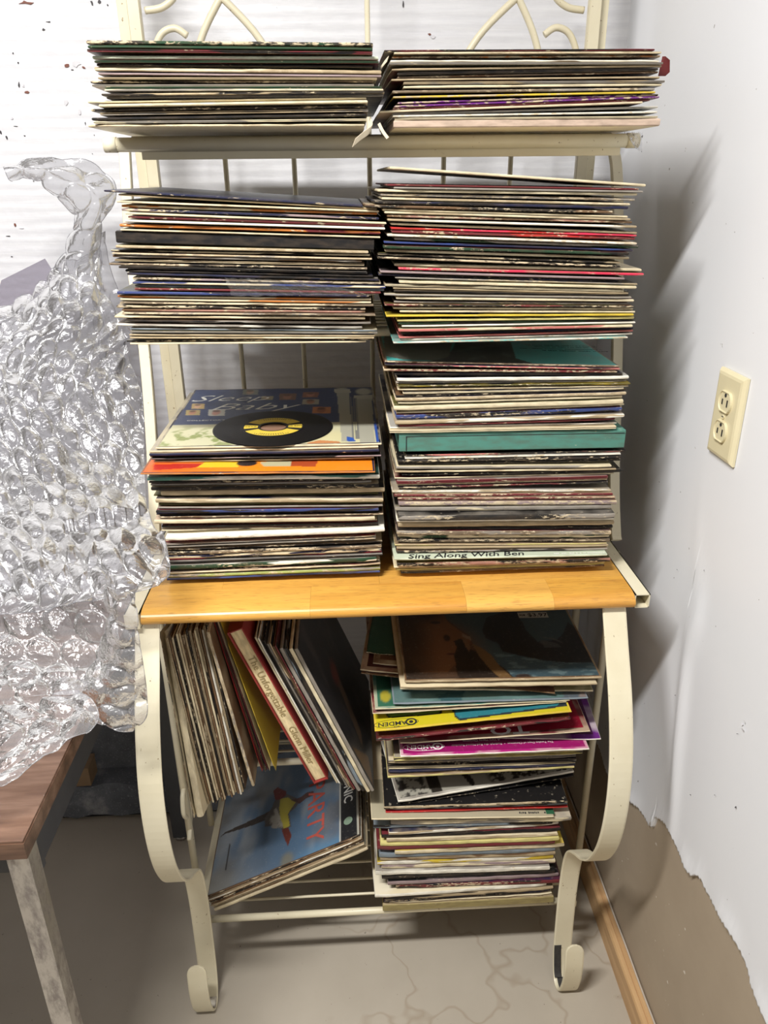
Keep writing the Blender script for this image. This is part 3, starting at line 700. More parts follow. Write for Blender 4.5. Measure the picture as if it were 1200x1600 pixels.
stack('l2', """
298 324 161 568 3.4 nv s face=nv wear=.2
304 327 184 590 3.4 tn s
315 330.5 180 594 4 cr s wear=.7
321.7 334.5 187 592 4 cr s sec=og
327.5 341.7 189 593 4 nv s sec=mv
333 349 194 605 4 cr s
339 353 197 603 3 mr o
345 357.5 193 603 4 wh s
352 364 186 595 5 og s sec=mr
360 371 187 595 2.8 cr s
370 383.3 180 585 17 bk b
384.5 393.5 179 577 4 tn s wear=.8
391.7 399 166 584 3.6 cr s sec=bk
396 405 173 583 3.6 gy s wear=.9
400 408.5 174 567 4 gy s sec=br
406.5 414 177 571 4 tn o
412.5 420 168 576 4.4 sb s
417.5 426.7 184 575 3.6 bk o
423 432 193 585 4 bk s
428 437.5 197 593 4 nv s sec=bk
435 443 205 597 5 mv s sec=sb wear=.7
441.7 449 206 603 3.6 cr s sec=bl
446.5 453 210 601 3.4 st o
451.5 457.5 209 596 4.4 mr s
457.5 462.5 182 577 5 nv s sec=bl wear=.15
463 468 182 581 3.6 cr s sec=og
468 473 185 582 3.2 og s sec=cr
473 477.5 186 585 3.6 sb s
479 482.5 181 572 4.6 sd s wear=1
484.5 487.5 189 572 4.4 sr s
489.5 492.5 189 588 3.4 sb s
495 498 177 572 4 tn s sec=cr
501.5 505 193 581 4 gy s sec=bk
507.5 512 179 568 4 wh s sec=gy
514 517 202 591 4 bk s sec=st
518.5 520.5 202 591 3 gy o
523.5 526 200 587 4 tn s
528 531 201 586 4 cr s sec=tn
533 536 197 582 4 sd s
537.5 540.5 205 570 3.6 cr s
""", .99, 1.2058, 'middle left stack', 'records in the middle left stack')
stack('r2', """
262 290 607 1012 4.4 cr s face=cr
289 296 604 1000 5 mr s face=mr
293.5 300 616 1005 3.4 gy s
297 303 587 1000 3.6 cr s
304 312 594 993 4.6 sb s
310 319.5 595 986 4 cr s
316 325 583 985 4.6 nv s
322 331.5 579 950 4.4 sd s wear=1
327.5 339 596 983 3.6 cr s
332 343 604 983 4 tn s sec=cr
337.5 347.5 603 990 4 sr s
343.5 354.6 604 997 3.8 wh s
349.5 364 609 997 4.6 cr s
356.4 368 610 996 4.6 rd s sec=hp
361.5 373 610 995 4.6 mr s sec=rd
367.5 381 604 997 3.6 wh s wear=.6
373 386 614 1000 4 gy s sec=gn
378.5 391.5 598 991 5.4 bl s sec=nv
385 396 598 984 3.6 gn s
391.5 403.4 601 984 4.4 cr s sec=tn
397 411 589 971 3.6 sd s
402.5 416.5 589 971 3.6 sb s wear=1
413.6 422.5 615 1004 6.6 cr s face=cr
419.5 429 622 1007 4.4 hp s wear=.4 sec=pk
424.5 435.7 593 977 4 mv s
429 441 590 968 3.8 nv s
434 444.5 616 998 4 gy s
439.8 448.6 622 997 4.4 cr s
445.5 454.5 600 977 4 cr o
450.5 459.5 622 975 3.8 tn s
455 463 615 985 3 bk o
460.6 465.5 595 993 3.6 gy s
466 470 617 993 4.6 cr s
471.7 474.8 621 978 4 st s sec=gy
476.4 479.5 600 991 4.4 sd s
481.5 483 613 991 3.4 cr s
486.8 487.5 625 992 5 cr s
493.8 492 601 993 5 ye s sec=ye wear=.1
501 496.5 619 993 4.4 ly s
505.5 500.5 622 991 3 gn o
510 504 631 990 4 wh s
517 509.5 622 990 4.6 pk s sec=cr
522 513.5 629 989 3 nv o
527.5 517 623 990 5 pk s wear=.2
534 521.5 625 991 5 wh s
541 527.5 614 982 6 wh s sec=tq wear=.6
""", .985, 1.2058, 'middle right stack', 'records in the middle right stack')
stack('l3', """
701 694 242 597 4 cr s id=baby
706.5 698.5 232 592 5 cr s
710.5 703.5 228 597 3.4 nv s
714 708 233 588 3.4 bk o
718 712 231 600 3.4 mv s
722 715.5 240 585 3 tn s dy=.004
741 738 218 587.5 4 og s id=orange dy=-.040 wear=.1
748 744 223 600 5.5 wh s dy=-.02 sec=te
754 749 223 601 4 bk s dy=-.02
758 753 233 582 4 gy s dy=-.016
763.5 758 227 600 4.4 bk s dy=-.014
769.5 764 250 602 4.4 tn s dy=-.01
775 771 239 592 4.8 ol s dy=-.01 face=ol
781 779.5 238 603 2.6 cr s dy=-.016 sec=tn
788.5 785 246 600 5 ol s dy=-.01
794 790 245 599 3.4 gy s dy=-.008
799 795.5 243 592 4.6 bl s sec=bk dy=-.008
804 799 243 594 3.6 bk s dy=-.008
809 803.5 243 604 4 sb s dy=-.01
814 809 238 588 3.2 cr s dy=-.008
818 812.7 240 590 3 tn s dy=-.008
823.5 817.7 251 592 4 bk s dy=-.008
829.5 821.5 251 592 4.4 sd s dy=-.006
840.5 826.5 256 603 4.4 wh s face=wh dy=-.008
847 832 257 590 4 sd s sec=mr dy=-.004
851.5 837.5 258 588 3.2 gy o dy=-.002
855.5 841.5 258 587 3.6 gn s dy=-.002
859.5 846.5 258 599 3.4 bk s dy=-.002
864.5 852.5 258 598 3.6 sb s dy=-.002
870 857.5 258 596 3.8 nv s sec=cr dy=-.001
875 862 258 598 3.8 bk s sec=hp wear=.1
879.5 867 258 600 3.4 bk s
887 873 257 590 6.4 wh s sec=gn wear=.2
892.5 877.5 258 595 3 bk o
896.5 881.5 258 596 3.4 tn s sec=cr
901 888.5 258 596 5.6 lm s
906 893.5 260 594 3.6 nv s sec=bl
""", 1.012, SHELF+.0003, 'left stack on wooden shelf', 'records in the left stack on the wooden shelf')
stack('r3', """
565 574 594 975 4.4 sb s id=teal
570.5 577 596 974 3.6 sd s sec=pk wear=.9
578.5 581 591 973 4.4 sb s wear=1
585 585 615 975 4 bk o
593 589 615 989 5.4 wh s
598.5 595.5 615 983 3.6 gy s
603.5 599.5 617 990 4.4 ol s sec=ye
609.5 603.5 616 988 4.4 cr s
615 607.5 632 973 3.4 cr o
619.5 610.5 616 982 3 bk s
624 613.5 615 982 4.4 tn s wear=.9
630.5 620 620 975 4.4 cr s
637.5 626.5 612 978 5.4 cr s
645.5 632 615 980 3.8 cr s
651 638 618 973 5 bl s wear=.5 sec=bk
660.5 649 615 978 5.4 wh s
666 655 622 964 4.4 mr s
670 661 608 965 4.6 wh s
674 667 608 964 3.4 cr o
692 685.5 613 987 31 te b face=te
712.5 704.5 632 980 4.6 pk s wear=.3
716.8 709.5 632 971 3.6 wh s
721 714 615 977 4.4 sd s wear=.8
725.5 719 616 975 3.8 sd s
731.7 729 617 958 5 gy s sec=cr
737.5 733.5 606 974 3.6 cr s sec=tn
742.5 737 625 976 3 bk o
748 741 608 968 4.4 cr s
753.5 745 620 950 3.4 mr o
758 749 620 950 3.6 tn s wear=.8
762.5 754 622 950 3.8 sd s
768.5 766.5 605 962 5 wh s
774.5 772.5 608 965 5 mr s
780 777.5 616 967 4.4 sr s sec=mr
786 784 622 965 4.6 mv s wear=.8
794.5 791 614 960 3.8 gy s sec=cr
808.5 804.5 620 964 5 sd s wear=.7 face=bk dy=-.012
814.5 811 617 962 5 wh s dy=-.008
819.5 815.5 618 964 4.4 tn s dy=-.004
825.5 823 617 962 3.4 bk o
831.5 831 613 962 4.6 sb s
836.5 836 613 961 4.4 cr s sec=gn
844 843 613 960 4.4 sb s sec=bk
852 850 608 957 5 ly s
857.5 853.5 616 955 2.8 tn o
863 858 617 952 4.6 sd s wear=.7
874.5 867.5 608 957 5 mt s face=mt id=mint dy=-.014 sec=mt
881.5 873.5 620 955 4.4 sr s sec=bk dy=-.008
887 878 610 951 4.4 cr s dy=-.004
891 880.5 613 950 3 ly o
895.5 884 626 945 4 sd s wear=.8
""", 1.006, SHELF+.0003, 'right stack on wooden shelf', 'records in the right stack on the wooden shelf')
stack('br', """
1066 1059 625 948 4.6 tn s id=portrait face=br
1075 1069 622 937 2.4 tn o
1022 1048 558 880 2.4 gn s dy=.10 ang=-9 face=gn id=greenleft
1037 1059 581 880 3 cr s dy=.07 ang=-8 face=br id=brownleft
1047 1072 558 870 3 cr s dy=.057 ang=-8 face=mr id=maroonleft
1051 1086 553 879 4 br s dy=.055 ang=-10 face=br id=brownlow
1076 1080 610 942 3.4 cr s face=ol
1101 1097 604 929 4 st s face=st id=bluegrey
1109 1100 579 897 5 cr s face=te id=greenwhite
1116 1108 561 905 4 cr s face=mr id=purpleleft
1144 1112 581 898 4.6 ye s face=ye wear=.1 sec=ye id=camden_yellow dy=-.02
1158 1124 585 895 5 mr s face=mr id=maroonface dy=-.02
1163 1143 624 924 5 cr s face=mr id=crimson dy=-.01
1147 1149 640 917 2.2 wh s dy=.02 id=thinwhite
1151.5 1156 636 947 3 wh s face=pu dy=.02 ang=-4 id=purpleright
1183 1171 625 922 5 wh s face=mg id=camden_magenta dy=-.02
1187 1174 600 926 6 ly s sec=cr
1191 1181 602 905 5 gy s
1195 1187 602 904 5 bk s
1201 1191 602 904 6 cr s
1207 1195 606 900 5 nv s face=nv
1215 1198.5 601 902 6 ly s sec=tn
""", 1.0, .4535, 'lower right stack', 'records in the lower right stack', True)
stack('brl', """
1254 1206 619 900 4.4 wh s ang=8 face=gy id=photo dy=-.005
1259.5 1213 628 899 4 bk s ang=7 face=bk id=blackdiag dy=.0
1262 1252 597 890 6 tn s wear=.8 face=bk sec=bk
1264.5 1256 598 890 3.4 st s
1272.5 1261 599 891 4.4 rd s face=rd id=redstrip
1281 1277 576 870 4.6 cr s face=cr id=creamstrip dy=-.012
1286 1279 600 904 5 gy s sec=cr
1292 1285 582 865 5 st s face=st
1303 1287 616 865 4.4 wh s face=nv dy=-.01
1307 1295 583 889 4.4 bk s
1314 1305 610 866 5 cr s sec=tn
1320 1311 583 885 6 ly s face=ly
1326 1316 577 880 4.4 mr s face=mr
1332 1319.5 616 883 4.4 cr s face=ye dy=-.01
1337 1327 590 870 5 st s face=st
1342 1333 588 874 5 tn s sec=br
1348 1338 585 869 5 wh s sec=ye
1354 1346 592 872 4.4 cr s sec=mv
1364 1356 586 860 5 wh s face=gy
1371 1361 592 872 4 bk s face=bk
1380 1366 605 874 4.4 mv s face=bk
1384.5 1376 624 872 4.4 sd s face=nv
1401 1381.5 581 859 4.4 wh s face=cr dy=-.012
1405 1387 601 866 4.4 tn s
1409 1391 598 862 4.4 bk s sec=nv
1413.5 1397 611 860 5 cr s
1418.5 1402 609 861 5 tn o
1426.5 1406.5 596 867 12 kh b face=tn id=bottombox
""", 1.0, ZB+.0045, 'bottom right stack', 'records in the bottom right stack', True)

# ================================================================ PRINTED COVERS AND LETTERING
def touv(o, w, t, px, py, side=1):
    mw = o.matrix_world; n = Vector(mw.col[2][:3]); c = mw.translation + n*(side*t/2)
    d = FWD + RT*((px-600)/F) - UP*((py-800)/F); o0 = Vector((0, 0, CAMZ)); k = (c-o0).dot(n)/d.dot(n)
    q = mw.inverted() @ (o0+d*k); return (q.x/w+.5, q.y/DEP)
def sstep(x, a, b): t = np.clip((x-a)/(b-a+1e-9), 0, 1); return t*t*(3-2*t)
def ell(u, v, cx, cy, rx, ry, soft=.2): r = np.sqrt(((u-cx)/rx)**2+((v-cy)/ry)**2); return 1-sstep(r, 1-soft, 1+soft)
def poly(u, v, pts):
    ins = np.zeros(u.shape, bool); n = len(pts)
    for i in range(n):
        x0, y0 = pts[i]; x1, y1 = pts[(i+1) % n]
        c = ((y0 > v) != (y1 > v)) & (u < (x1-x0)*(v-y0)/(y1-y0+1e-12)+x0); ins ^= c
    return ins.astype(float)
def fnoise(u, v, s, seed=0, oct=4):
    r = np.random.RandomState(seed); out = np.zeros(u.shape); amp = 1; tot = 0
    for k in range(oct):
        for j in range(4):
            a = r.uniform(0, 6.28); f = s*2**k*r.uniform(.7, 1.3); ph = r.uniform(0, 6.28); out += amp*np.sin((u*math.cos(a)+v*math.sin(a))*f+ph+1.5*np.sin((v*math.cos(a)-u*math.sin(a))*f*.7+ph*2))
        tot += amp*4; amp *= .55
    return .5+.5*out/tot*1.6
class Art:
    def __init__(s, o, w, t, nu=120, nv=120, v1=1., side=1, inset=.004, u0=0., u1=1.):
        s.o, s.w, s.t, s.side = o, w, t, side
        i0 = inset/w; j0 = inset/DEP; s.us = np.linspace(max(u0, i0), min(u1, 1-i0), nu+1); s.vs = np.linspace(j0, min(v1, 1-j0), nv+1)
        s.u, s.v = np.meshgrid(s.us, s.vs); s.c = np.zeros(s.u.shape+(3,))
    def fill(s, col): s.c[:] = col
    def mix(s, mask, col): m = np.clip(mask, 0, 1)[..., None]; s.c = s.c*(1-m)+np.array(col)*m
    def q(s, px, py): return touv(s.o, s.w, s.t, px, py, s.side)
    def pp(s, pts, col, soft=None): s.mix(poly(s.u, s.v, [s.q(*p) for p in pts]), col)
    def el(s, px, py, rx, ry, col, soft=.3):
        a = s.q(px, py); b = s.q(px+rx, py); c = s.q(px, py-ry); s.mix(ell(s.u, s.v, a[0], a[1], abs(b[0]-a[0]), abs(c[1]-a[1]), soft), col)
    def done(s, name='cover_print'):
        nu, nv = len(s.us), len(s.vs); z = s.side*(s.t/2+.00025)
        vs = [((a-.5)*s.w, b*DEP, z) for b in s.vs for a in s.us]
        fs = [((j*nu+i), j*nu+i+1, (j+1)*nu+i+1, (j+1)*nu+i) for j in range(nv-1) for i in range(nu-1)]
        me = bpy.data.meshes.new(name); me.from_pydata(vs, [], fs); me.materials.append(M_print)
        ca = me.color_attributes.new('print', 'FLOAT_COLOR', 'POINT'); arr = np.ones((nu*nv, 4)); arr[:, :3] = np.clip(s.c*getattr(s, 'dim', .9), 0, 1).reshape(-1, 3)
        ca.data.foreach_set('color', arr.ravel()); ob = bpy.data.objects.new(name, me); COL.objects.link(ob); ob.parent = s.o; return ob
def text(parent, body, loc, size, mt, rot=0, sx=1., shear=0., name='lettering', mx=None, ext=.00005, bold=0.):
    cu = bpy.data.curves.new('t', 'FONT'); cu.body = body; cu.size = size; cu.shear = shear; cu.align_x = 'CENTER'; cu.align_y = 'CENTER'; cu.extrude = ext; cu.offset = bold; cu.resolution_u = 2
    tmp = bpy.data.objects.new('t', cu); COL.objects.link(tmp); dg = bpy.context.evaluated_depsgraph_get(); me = bpy.data.meshes.new_from_object(tmp.evaluated_get(dg))
    bpy.data.objects.remove(tmp); me.materials.clear(); me.materials.append(mt)
    ob = bpy.data.objects.new(name, me); COL.objects.link(ob); ob.parent = parent
    ob.matrix_local = mx if mx is not None else Matrix.Translation(loc) @ Matrix.Rotation(math.radians(rot), 4, 'Z') @ Matrix.Diagonal((sx, 1, 1, 1)); return ob
INK = plain('black_ink', (.02, .02, .022)); WINK = plain('white_ink', (.80, .79, .74)); RINK = plain('red_ink', (.42, .08, .06)); GINK = plain('gilt_ink', (.30, .22, .09)); DINK = plain('brown_ink', (.14, .10, .06))
def tpos(o, w, t, px, py, dz=.0005): u, v = touv(o, w, t, px, py); return ((u-.5)*w, v*DEP, t/2+dz)

def fine_print(o, x, y, z, w, h, mt, seed=0, rows=1, gap=1.9):
    """print too small to read in the photograph: rows of tiny letter-sized marks"""
    rr = random.Random(seed); m = MB()
    for r in range(rows):
        cx = x-w/2
        while cx < x+w/2:
            cw = h*rr.uniform(.25, .7); yy = y-r*h*gap
            if rr.random() > .16: m.box((cx, yy-h*rr.uniform(.3, .5), z-.00005), (cx+cw, yy+h*rr.uniform(.3, .5), z+.00005))
            cx += cw+h*.22
    return m.build('fine_print', mt, o)
# lullaby cover with the small record on it
o, w_, t_ = SPECIAL['baby']; o['label'] = 'blue lullaby album cover with portraits and white balusters under the small black record'
A = Art(o, w_, t_, 200, 200); u, v = A.u, A.v
A.fill((.62, .60, .40)); n1 = fnoise(u, v, 40, 3)
A.mix(sstep(n1, .5, .7)*ell(u, v, .16, .10, .25, .16, .6), (.22, .28, .07)); A.mix(sstep(n1, .6, .8)*.35, (.42, .40, .25)); A.mix(ell(u, v, .75, .10, .22, .10, .6)*.5, (.78, .70, .35))
vb = A.q(300, 664)[1]; A.mix(sstep(v, vb-.01, vb+.01), (.025, .05, .15)); A.mix(sstep(v, vb, 1)*.5*fnoise(u, v, 9, 5), (.012, .022, .07))
for (px, py, rx, ry, c1, c2) in [(310,635,10,4,(.60,.42,.16),(.75,.45,.28)),(302,645,11,4,(.50,.38,.15),(.55,.25,.15)),(339,645,13,5,(.58,.58,.52),(.62,.30,.22)),(392,613,12,4,(.22,.24,.20),(.42,.26,.16)),(418,622,9,3,(.32,.28,.16),(.42,.25,.13)),
        (450,620,13,5,(.20,.10,.06),(.40,.18,.11)),(486,617,12,4,(.26,.10,.06),(.45,.18,.11)),(486,628,13,4,(.38,.36,.28),(.42,.18,.10)),(503,641,14,5,(.55,.20,.07),(.35,.11,.05))]:
    A.pp([(px-rx, py-ry), (px+rx, py-ry), (px+rx-1, py+ry), (px-rx-1, py+ry)], c1); A.el(px-1, py, rx*.5, ry*.8, c2); A.el(px-1, py-ry*.5, rx*.45, ry*.35, tuple(x*.35 for x in c2))
PO = (.42, .41, .33)
A.pp([(526, 612), (545, 612), (551, 690), (534, 690)], PO); A.pp([(557, 622), (581, 622), (586, 692), (563, 692)], PO)
A.pp([(522, 608), (547, 608), (548, 614), (523, 614)], (.50, .48, .38)); A.pp([(553, 618), (585, 617), (586, 623), (554, 624)], (.52, .50, .40)); A.el(534, 604, 10, 4, (.46, .44, .35)); A.el(568, 612, 12, 5, (.50, .48, .38))
for k in range(3): A.pp([(547+k*4, 620+k), (549+k*4, 620+k), (554+k*4, 686), (551+k*4, 686)], (.22, .22, .20))
A.pp([(541, 682), (552, 684), (556, 690), (543, 690)], (.03, .10, .42)); A.pp([(584, 655), (592, 655), (597, 690), (588, 691)], (.03, .09, .38))
A.el(429, 668, 26, 11, (.30, .17, .11), .2); A.pp([(480, 692), (500, 688), (530, 690), (535, 695), (480, 696)], (.60, .25, .10)); A.done()
x, y, z = tpos(o, w_, t_, 357, 623); text(o, 'Sleep', (x, y, z), .052, WINK, 0, 1.15, .45, bold=-.0006)
x, y, z = tpos(o, w_, t_, 392, 636); text(o, 'Baby', (x, y, z), .054, WINK, 0, 1.3, .45, bold=-.0006)
x, y, z = tpos(o, w_, t_, 338, 657); text(o, 'COLLECTOR\'S ALBUM', (x, y, z), .0075, WINK, 0, 1.2)
top_n = Vector(o.matrix_world.col[2][:3]); cpos = o.matrix_world @ Vector(tpos(o, w_, t_, 427, 669, 0))
disc = empty('record_single'); disc.matrix_world = o.matrix_world.copy(); disc.matrix_world.translation = cpos + top_n*.0006
tag(disc, 'small black vinyl single with yellow label lying on the blue lullaby cover', 'vinyl record')
m = MB(); R = [.019]+[.0195, .044, .0455, .046]+[.047+.0008*k for k in range(46)]+[.0860, .0872, .0875]; n = 96; vs = []
for i, r in enumerate(R):
    zz = .0012 + (.0004 if r < .046 else 0) + (.00009*(i % 2) if .047 <= r < .0855 else 0) - (.0006 if r > .087 else 0)
    vs += [(r*math.cos(2*math.pi*k/n), r*math.sin(2*math.pi*k/n), zz) for k in range(n)]
N = len(R); vs += [(R[-1]*math.cos(2*math.pi*k/n), R[-1]*math.sin(2*math.pi*k/n), 0) for k in range(n)]+[(R[0]*math.cos(2*math.pi*k/n), R[0]*math.sin(2*math.pi*k/n), 0) for k in range(n)]
fs = [(i*n+k, i*n+(k+1) % n, (i+1)*n+(k+1) % n, (i+1)*n+k) for i in range(N) for k in range(n)]+[(N*n+k+n, k, (k+1) % n, N*n+(k+1) % n+n) for k in range(n)]
m.add(vs, fs); vin, tt, bb_ = mat('black_vinyl', (.005, .005, .006), .32, 0, .3); vv = coords(tt); tt.links.new(mixc(tt, noise(tt, vv, 60), (.003,.003,.004), (.007,.007,.008)), bb_.inputs['Base Color']); m.build('vinyl_disc', vin, disc)
LY = plain('label_yellow', (.70, .52, .06), .5); LK = plain('label_black', (.02, .018, .015), .5)
def sector(r0, r1, a0, a1, zz, mt, name, par, nn=20):
    m = MB(); vs = []
    for k in range(nn+1):
        a = math.radians(a0+(a1-a0)*k/nn)
        for r in (r0, r1): vs += [(r*math.cos(a), r*math.sin(a), zz), (r*math.cos(a), r*math.sin(a), zz-.0003)]
    fs = []
    for k in range(nn): b_ = k*4; c_ = b_+4; fs += [(b_, b_+2, c_+2, c_), (b_+2, b_+3, c_+3, c_+2), (b_+1, b_, c_, c_+1)]
    m.add(vs, fs); return m.build(name, mt, par)
lab = sector(.0195, .0440, 0, 360, .0018, LK, 'record_label', disc, 64)
sector(.0235, .0435, 28, 152, .0021, LY, 'label_panel', lab); sector(.0235, .0435, 208, 332, .0021, LY, 'label_panel', lab)
sector(.0225, .0425, -13, 13, .0021, LY, 'label_panel', lab, 6); sector(.0225, .0425, 167, 193, .0021, LY, 'label_panel', lab, 6)
text(disc, '45 RPM', (.0325, 0, .0023), .0062, INK, 0, 1); fine_print(disc, -.033, 0, .0022, .014, .0024, INK, 3)
for k, (r, n_) in enumerate(((.040, 15), (.036, 11))):
    for sgn in (1, -1):
        for j in range(n_):
            a = math.radians(90*sgn + (j-(n_-1)/2)*5.2); mm = MB(); cx_, cy_ = r*math.cos(a), r*math.sin(a); mm.box((cx_-.0009, cy_-.0010, .00215), (cx_+.0009, cy_+.0010, .0022)); 
            if j == 0: acc = MB()
            acc.add(mm.v, mm.f)
        o_ = acc.build('label_text_line', INK, disc)

# orange cover
o, w_, t_ = SPECIAL['orange']; o['label'] = 'bright orange record sleeve with yellow stripe, jutting out below the lullaby cover'
A = Art(o, w_, t_, 160, 40, .30); A.fill((.90, .26, .015)); u, v = A.u, A.v
A.mix(1-sstep(u, 0, .5), (.80, .13, .02)); A.pp([(240, 726), (320, 724), (305, 731), (240, 735)], (.50, .03, .02)); A.pp([(320, 722), (372, 722), (372, 730), (308, 731)], (.85, .55, .03))
A.el(386, 724, 16, 4.5, (.03, .02, .02), .1); A.pp([(406, 722), (455, 720), (455, 729), (412, 729)], (.50, .46, .28)); A.pp([(455, 718), (497, 716), (494, 729), (455, 729)], (.42, .07, .02)); A.done()
# grooves where the lid of the sea green box meets its tray
o = next(q_ for q_ in COL.objects if q_.name.startswith('record_box') and 'sea green' in q_.get('label', '')); bw = max(v.co.x for v in o.data.vertices); bt = max(v.co.z for v in o.data.vertices)
m = MB(); m.box((-bw+.010, -.0004, bt-.0052), (bw-.002, .004, bt-.0044)); m.box((-bw+.010, -.0004, -bt+.001), (-bw+.0112, .004, bt-.0044)); m.build('lid_groove', M_hole, o)
# turquoise cover
o, w_, t_ = SPECIAL['teal']; o['label'] = 'turquoise and black album cover with worn edge, top of right stack on wooden shelf'
A = Art(o, w_, t_, 160, 90, .75); A.fill((.10, .50, .47)); u, v = A.u, A.v; nn_ = fnoise(u, v, 30, 8)
A.pp([(600, 545), (600, 556), (630, 562), (700, 565), (708, 530), (600, 520)], (.16, .15, .12)); A.pp([(668, 566), (700, 558), (720, 520), (790, 520), (800, 540), (806, 560), (836, 569), (670, 571)], (.02, .018, .022)); A.mix(.25*sstep(nn_, .6, .8), (.25, .30, .27)); A.done()
x, y, z = tpos(o, w_, t_, 895, 549); fine_print(o, x, y, z, .10, .0045, INK, 4, 1); fine_print(o, x-.015, y+.012, z, .12, .003, INK, 5, 1); fine_print(o, x-.005, y+.026, z, .09, .003, INK, 6, 1); fine_print(o, x-.01, y+.038, z, .11, .003, INK, 7, 1)
# man's profile by the sea
o, w_, t_ = SPECIAL['portrait']; o['label'] = 'shrink-wrapped album cover with man\'s profile and rocky sea, top of lower right stack'
A = Art(o, w_, t_, 190, 190); A.dim = .62; u, v = A.u, A.v; A.fill((.045, .035, .028)); n1 = fnoise(u, v, 25, 11); n2 = fnoise(u, v*3, 40, 12)
A.pp([(686, 940), (696, 966), (716, 982), (733, 993), (738, 1004), (745, 1020), (785, 1042), (810, 1062), (950, 1062), (935, 930)], (.075, .115, .125)); A.mix(poly(u, v, [A.q(*p) for p in [(686, 940), (760, 1000), (790, 1020), (950, 1020), (935, 930)]])*.6*n1, (.05, .085, .10))
A.pp([(770, 1020), (830, 1024), (880, 1040), (950, 1034), (955, 1062), (805, 1062)], (.07, .12, .14)); A.mix(poly(u, v, [A.q(*p) for p in [(770, 1020), (950, 1030), (955, 1062), (805, 1062)]])*sstep(n2, .55, .75), (.17, .25, .26))
A.pp([(753, 985), (760, 965), (790, 955), (812, 965), (822, 985), (840, 1003), (870, 1000), (880, 990), (887, 972), (900, 982), (915, 1000), (935, 1035), (890, 1036), (850, 1032), (810, 1024), (785, 1018), (778, 1005), (760, 998)], (.028, .026, .026))
A.el(800, 958, 14, 7, (.02, .018, .018)); A.mix(poly(u, v, [A.q(*p) for p in [(845, 1000), (870, 1005), (878, 1012), (850, 1012)]]), (.10, .10, .10)); A.pp([(842, 995), (865, 997), (880, 1005), (865, 1000)], (.14, .13, .13)); A.el(850, 1004, 6, 3, (.12, .11, .11))
A.mix(ell(u, v, *A.q(690, 1010), .17, .20, .7), (.23, .105, .045)); A.pp([(636, 955), (690, 955), (700, 972), (716, 984), (731, 994), (736, 1002), (733, 1008), (727, 1001), (716, 997), (709, 1002), (713, 1010), (711, 1018), (708, 1022), (709, 1030), (712, 1036), (700, 1050), (660, 1052), (640, 1030), (630, 990)], (.25, .115, .05))
A.mix(ell(u, v, *A.q(672, 1008), .14, .24, .8)*.5, (.32, .14, .06)); A.mix(ell(u, v, *A.q(640, 990), .09, .5, .9)*.9, (.05, .035, .025)); A.mix(ell(u, v, *A.q(665, 962), .10, .06, .8)*.8, (.05, .035, .028)); A.el(680, 973, 8, 2.2, (.05, .03, .02)); A.el(698, 997, 5, 5, (.045, .025, .018)); A.el(705, 1022, 7, 1.4, (.10, .03, .02), .4)
A.pp([(722, 990), (734, 995), (737, 1002), (732, 999), (722, 995)], (.36, .26, .18))
A.pp([(709, 1002), (720, 998), (728, 1004), (734, 1014), (748, 1020), (760, 1035), (775, 1052), (790, 1062), (720, 1064), (713, 1050), (712, 1035), (709, 1025), (714, 1012)], (.035, .024, .018))
A.pp([(738, 1006), (752, 1012), (768, 1024), (780, 1040), (800, 1058), (806, 1064), (785, 1063), (765, 1045), (748, 1025)], (.23, .13, .05)); A.pp([(722, 998), (729, 998), (735, 1012), (733, 1019), (727, 1010)], (.26, .14, .07)); A.el(818, 1057, 13, 4, (.05, .035, .03)); A.done()
x, y, z = tpos(o, w_, t_, 832, 960, .0004); m = MB(); m.box((x-.027, y-.012, z-.0002), (x+.027, y+.007, z)); st_ = m.build('price_sticker', plain('sticker_paper', (.42, .41, .36)), o); text(st_, '$3.97', (x+.008, y-.003, z+.0002), .016, INK, 0, 1., bold=.0003)
fine_print(st_, x-.019, y-.003, z+.0002, .011, .006, INK, 8)
def camden(o, w_, t_, cx, cy, mt, sc_, ring_mt, parent=None):
    x, y, z = tpos(o, w_, t_, cx, cy); text(o, 'AMDEN', (x-.010*sc_, y, z), .0165*sc_, mt, 180, 1.0, bold=.0002, name='camden_lettering'); text(o, 'RCA', (x-.002, y-.0095*sc_, z), .0055*sc_, mt, 180, 1.1)
    def rg(cx_, cy_, rx, ry, wd, nm, dz=0, a0=0, a1=360):
        m = MB(); vs = []; nn = 40
        for k in range(nn+1):
            a = math.radians(a0+(a1-a0)*k/nn); vs += [(cx_+rx*math.cos(a), cy_+ry*math.sin(a), z+dz), (cx_+(rx-wd)*math.cos(a), cy_+(ry-wd)*math.sin(a), z+dz), (cx_+rx*math.cos(a), cy_+ry*math.sin(a), z+dz-.0003)]
        m.add(vs, [(k*3, k*3+1, k*3+4, k*3+3) for k in range(nn)]+[(k*3, k*3+3, k*3+5, k*3+2) for k in range(nn)]); return m.build(nm, mt, o)
    rg(x-.002, y, .044*sc_, .0125*sc_, .0008, 'oval_ring'); rg(x+.027*sc_, y, .0115*sc_, .0105*sc_, .0035*sc_, 'target_ring', .0001); rg(x+.027*sc_, y, .0040*sc_, .0040*sc_, .0036*sc_, 'target_dot', .0001)
o, w_, t_ = SPECIAL['camden_yellow']; o['label'] = 'yellow record sleeve with upside-down oval label logo and green panel, lower right stack'
A = Art(o, w_, t_, 150, 60, .35); A.fill((.62, .52, .02)); A.pp([(602, 1110), (692, 1108), (690, 1116), (608, 1122), (603, 1119)], (.02, .02, .02)); A.pp([(605, 1110), (688, 1108), (687, 1114), (610, 1120), (606, 1117)], (.16, .30, .05))
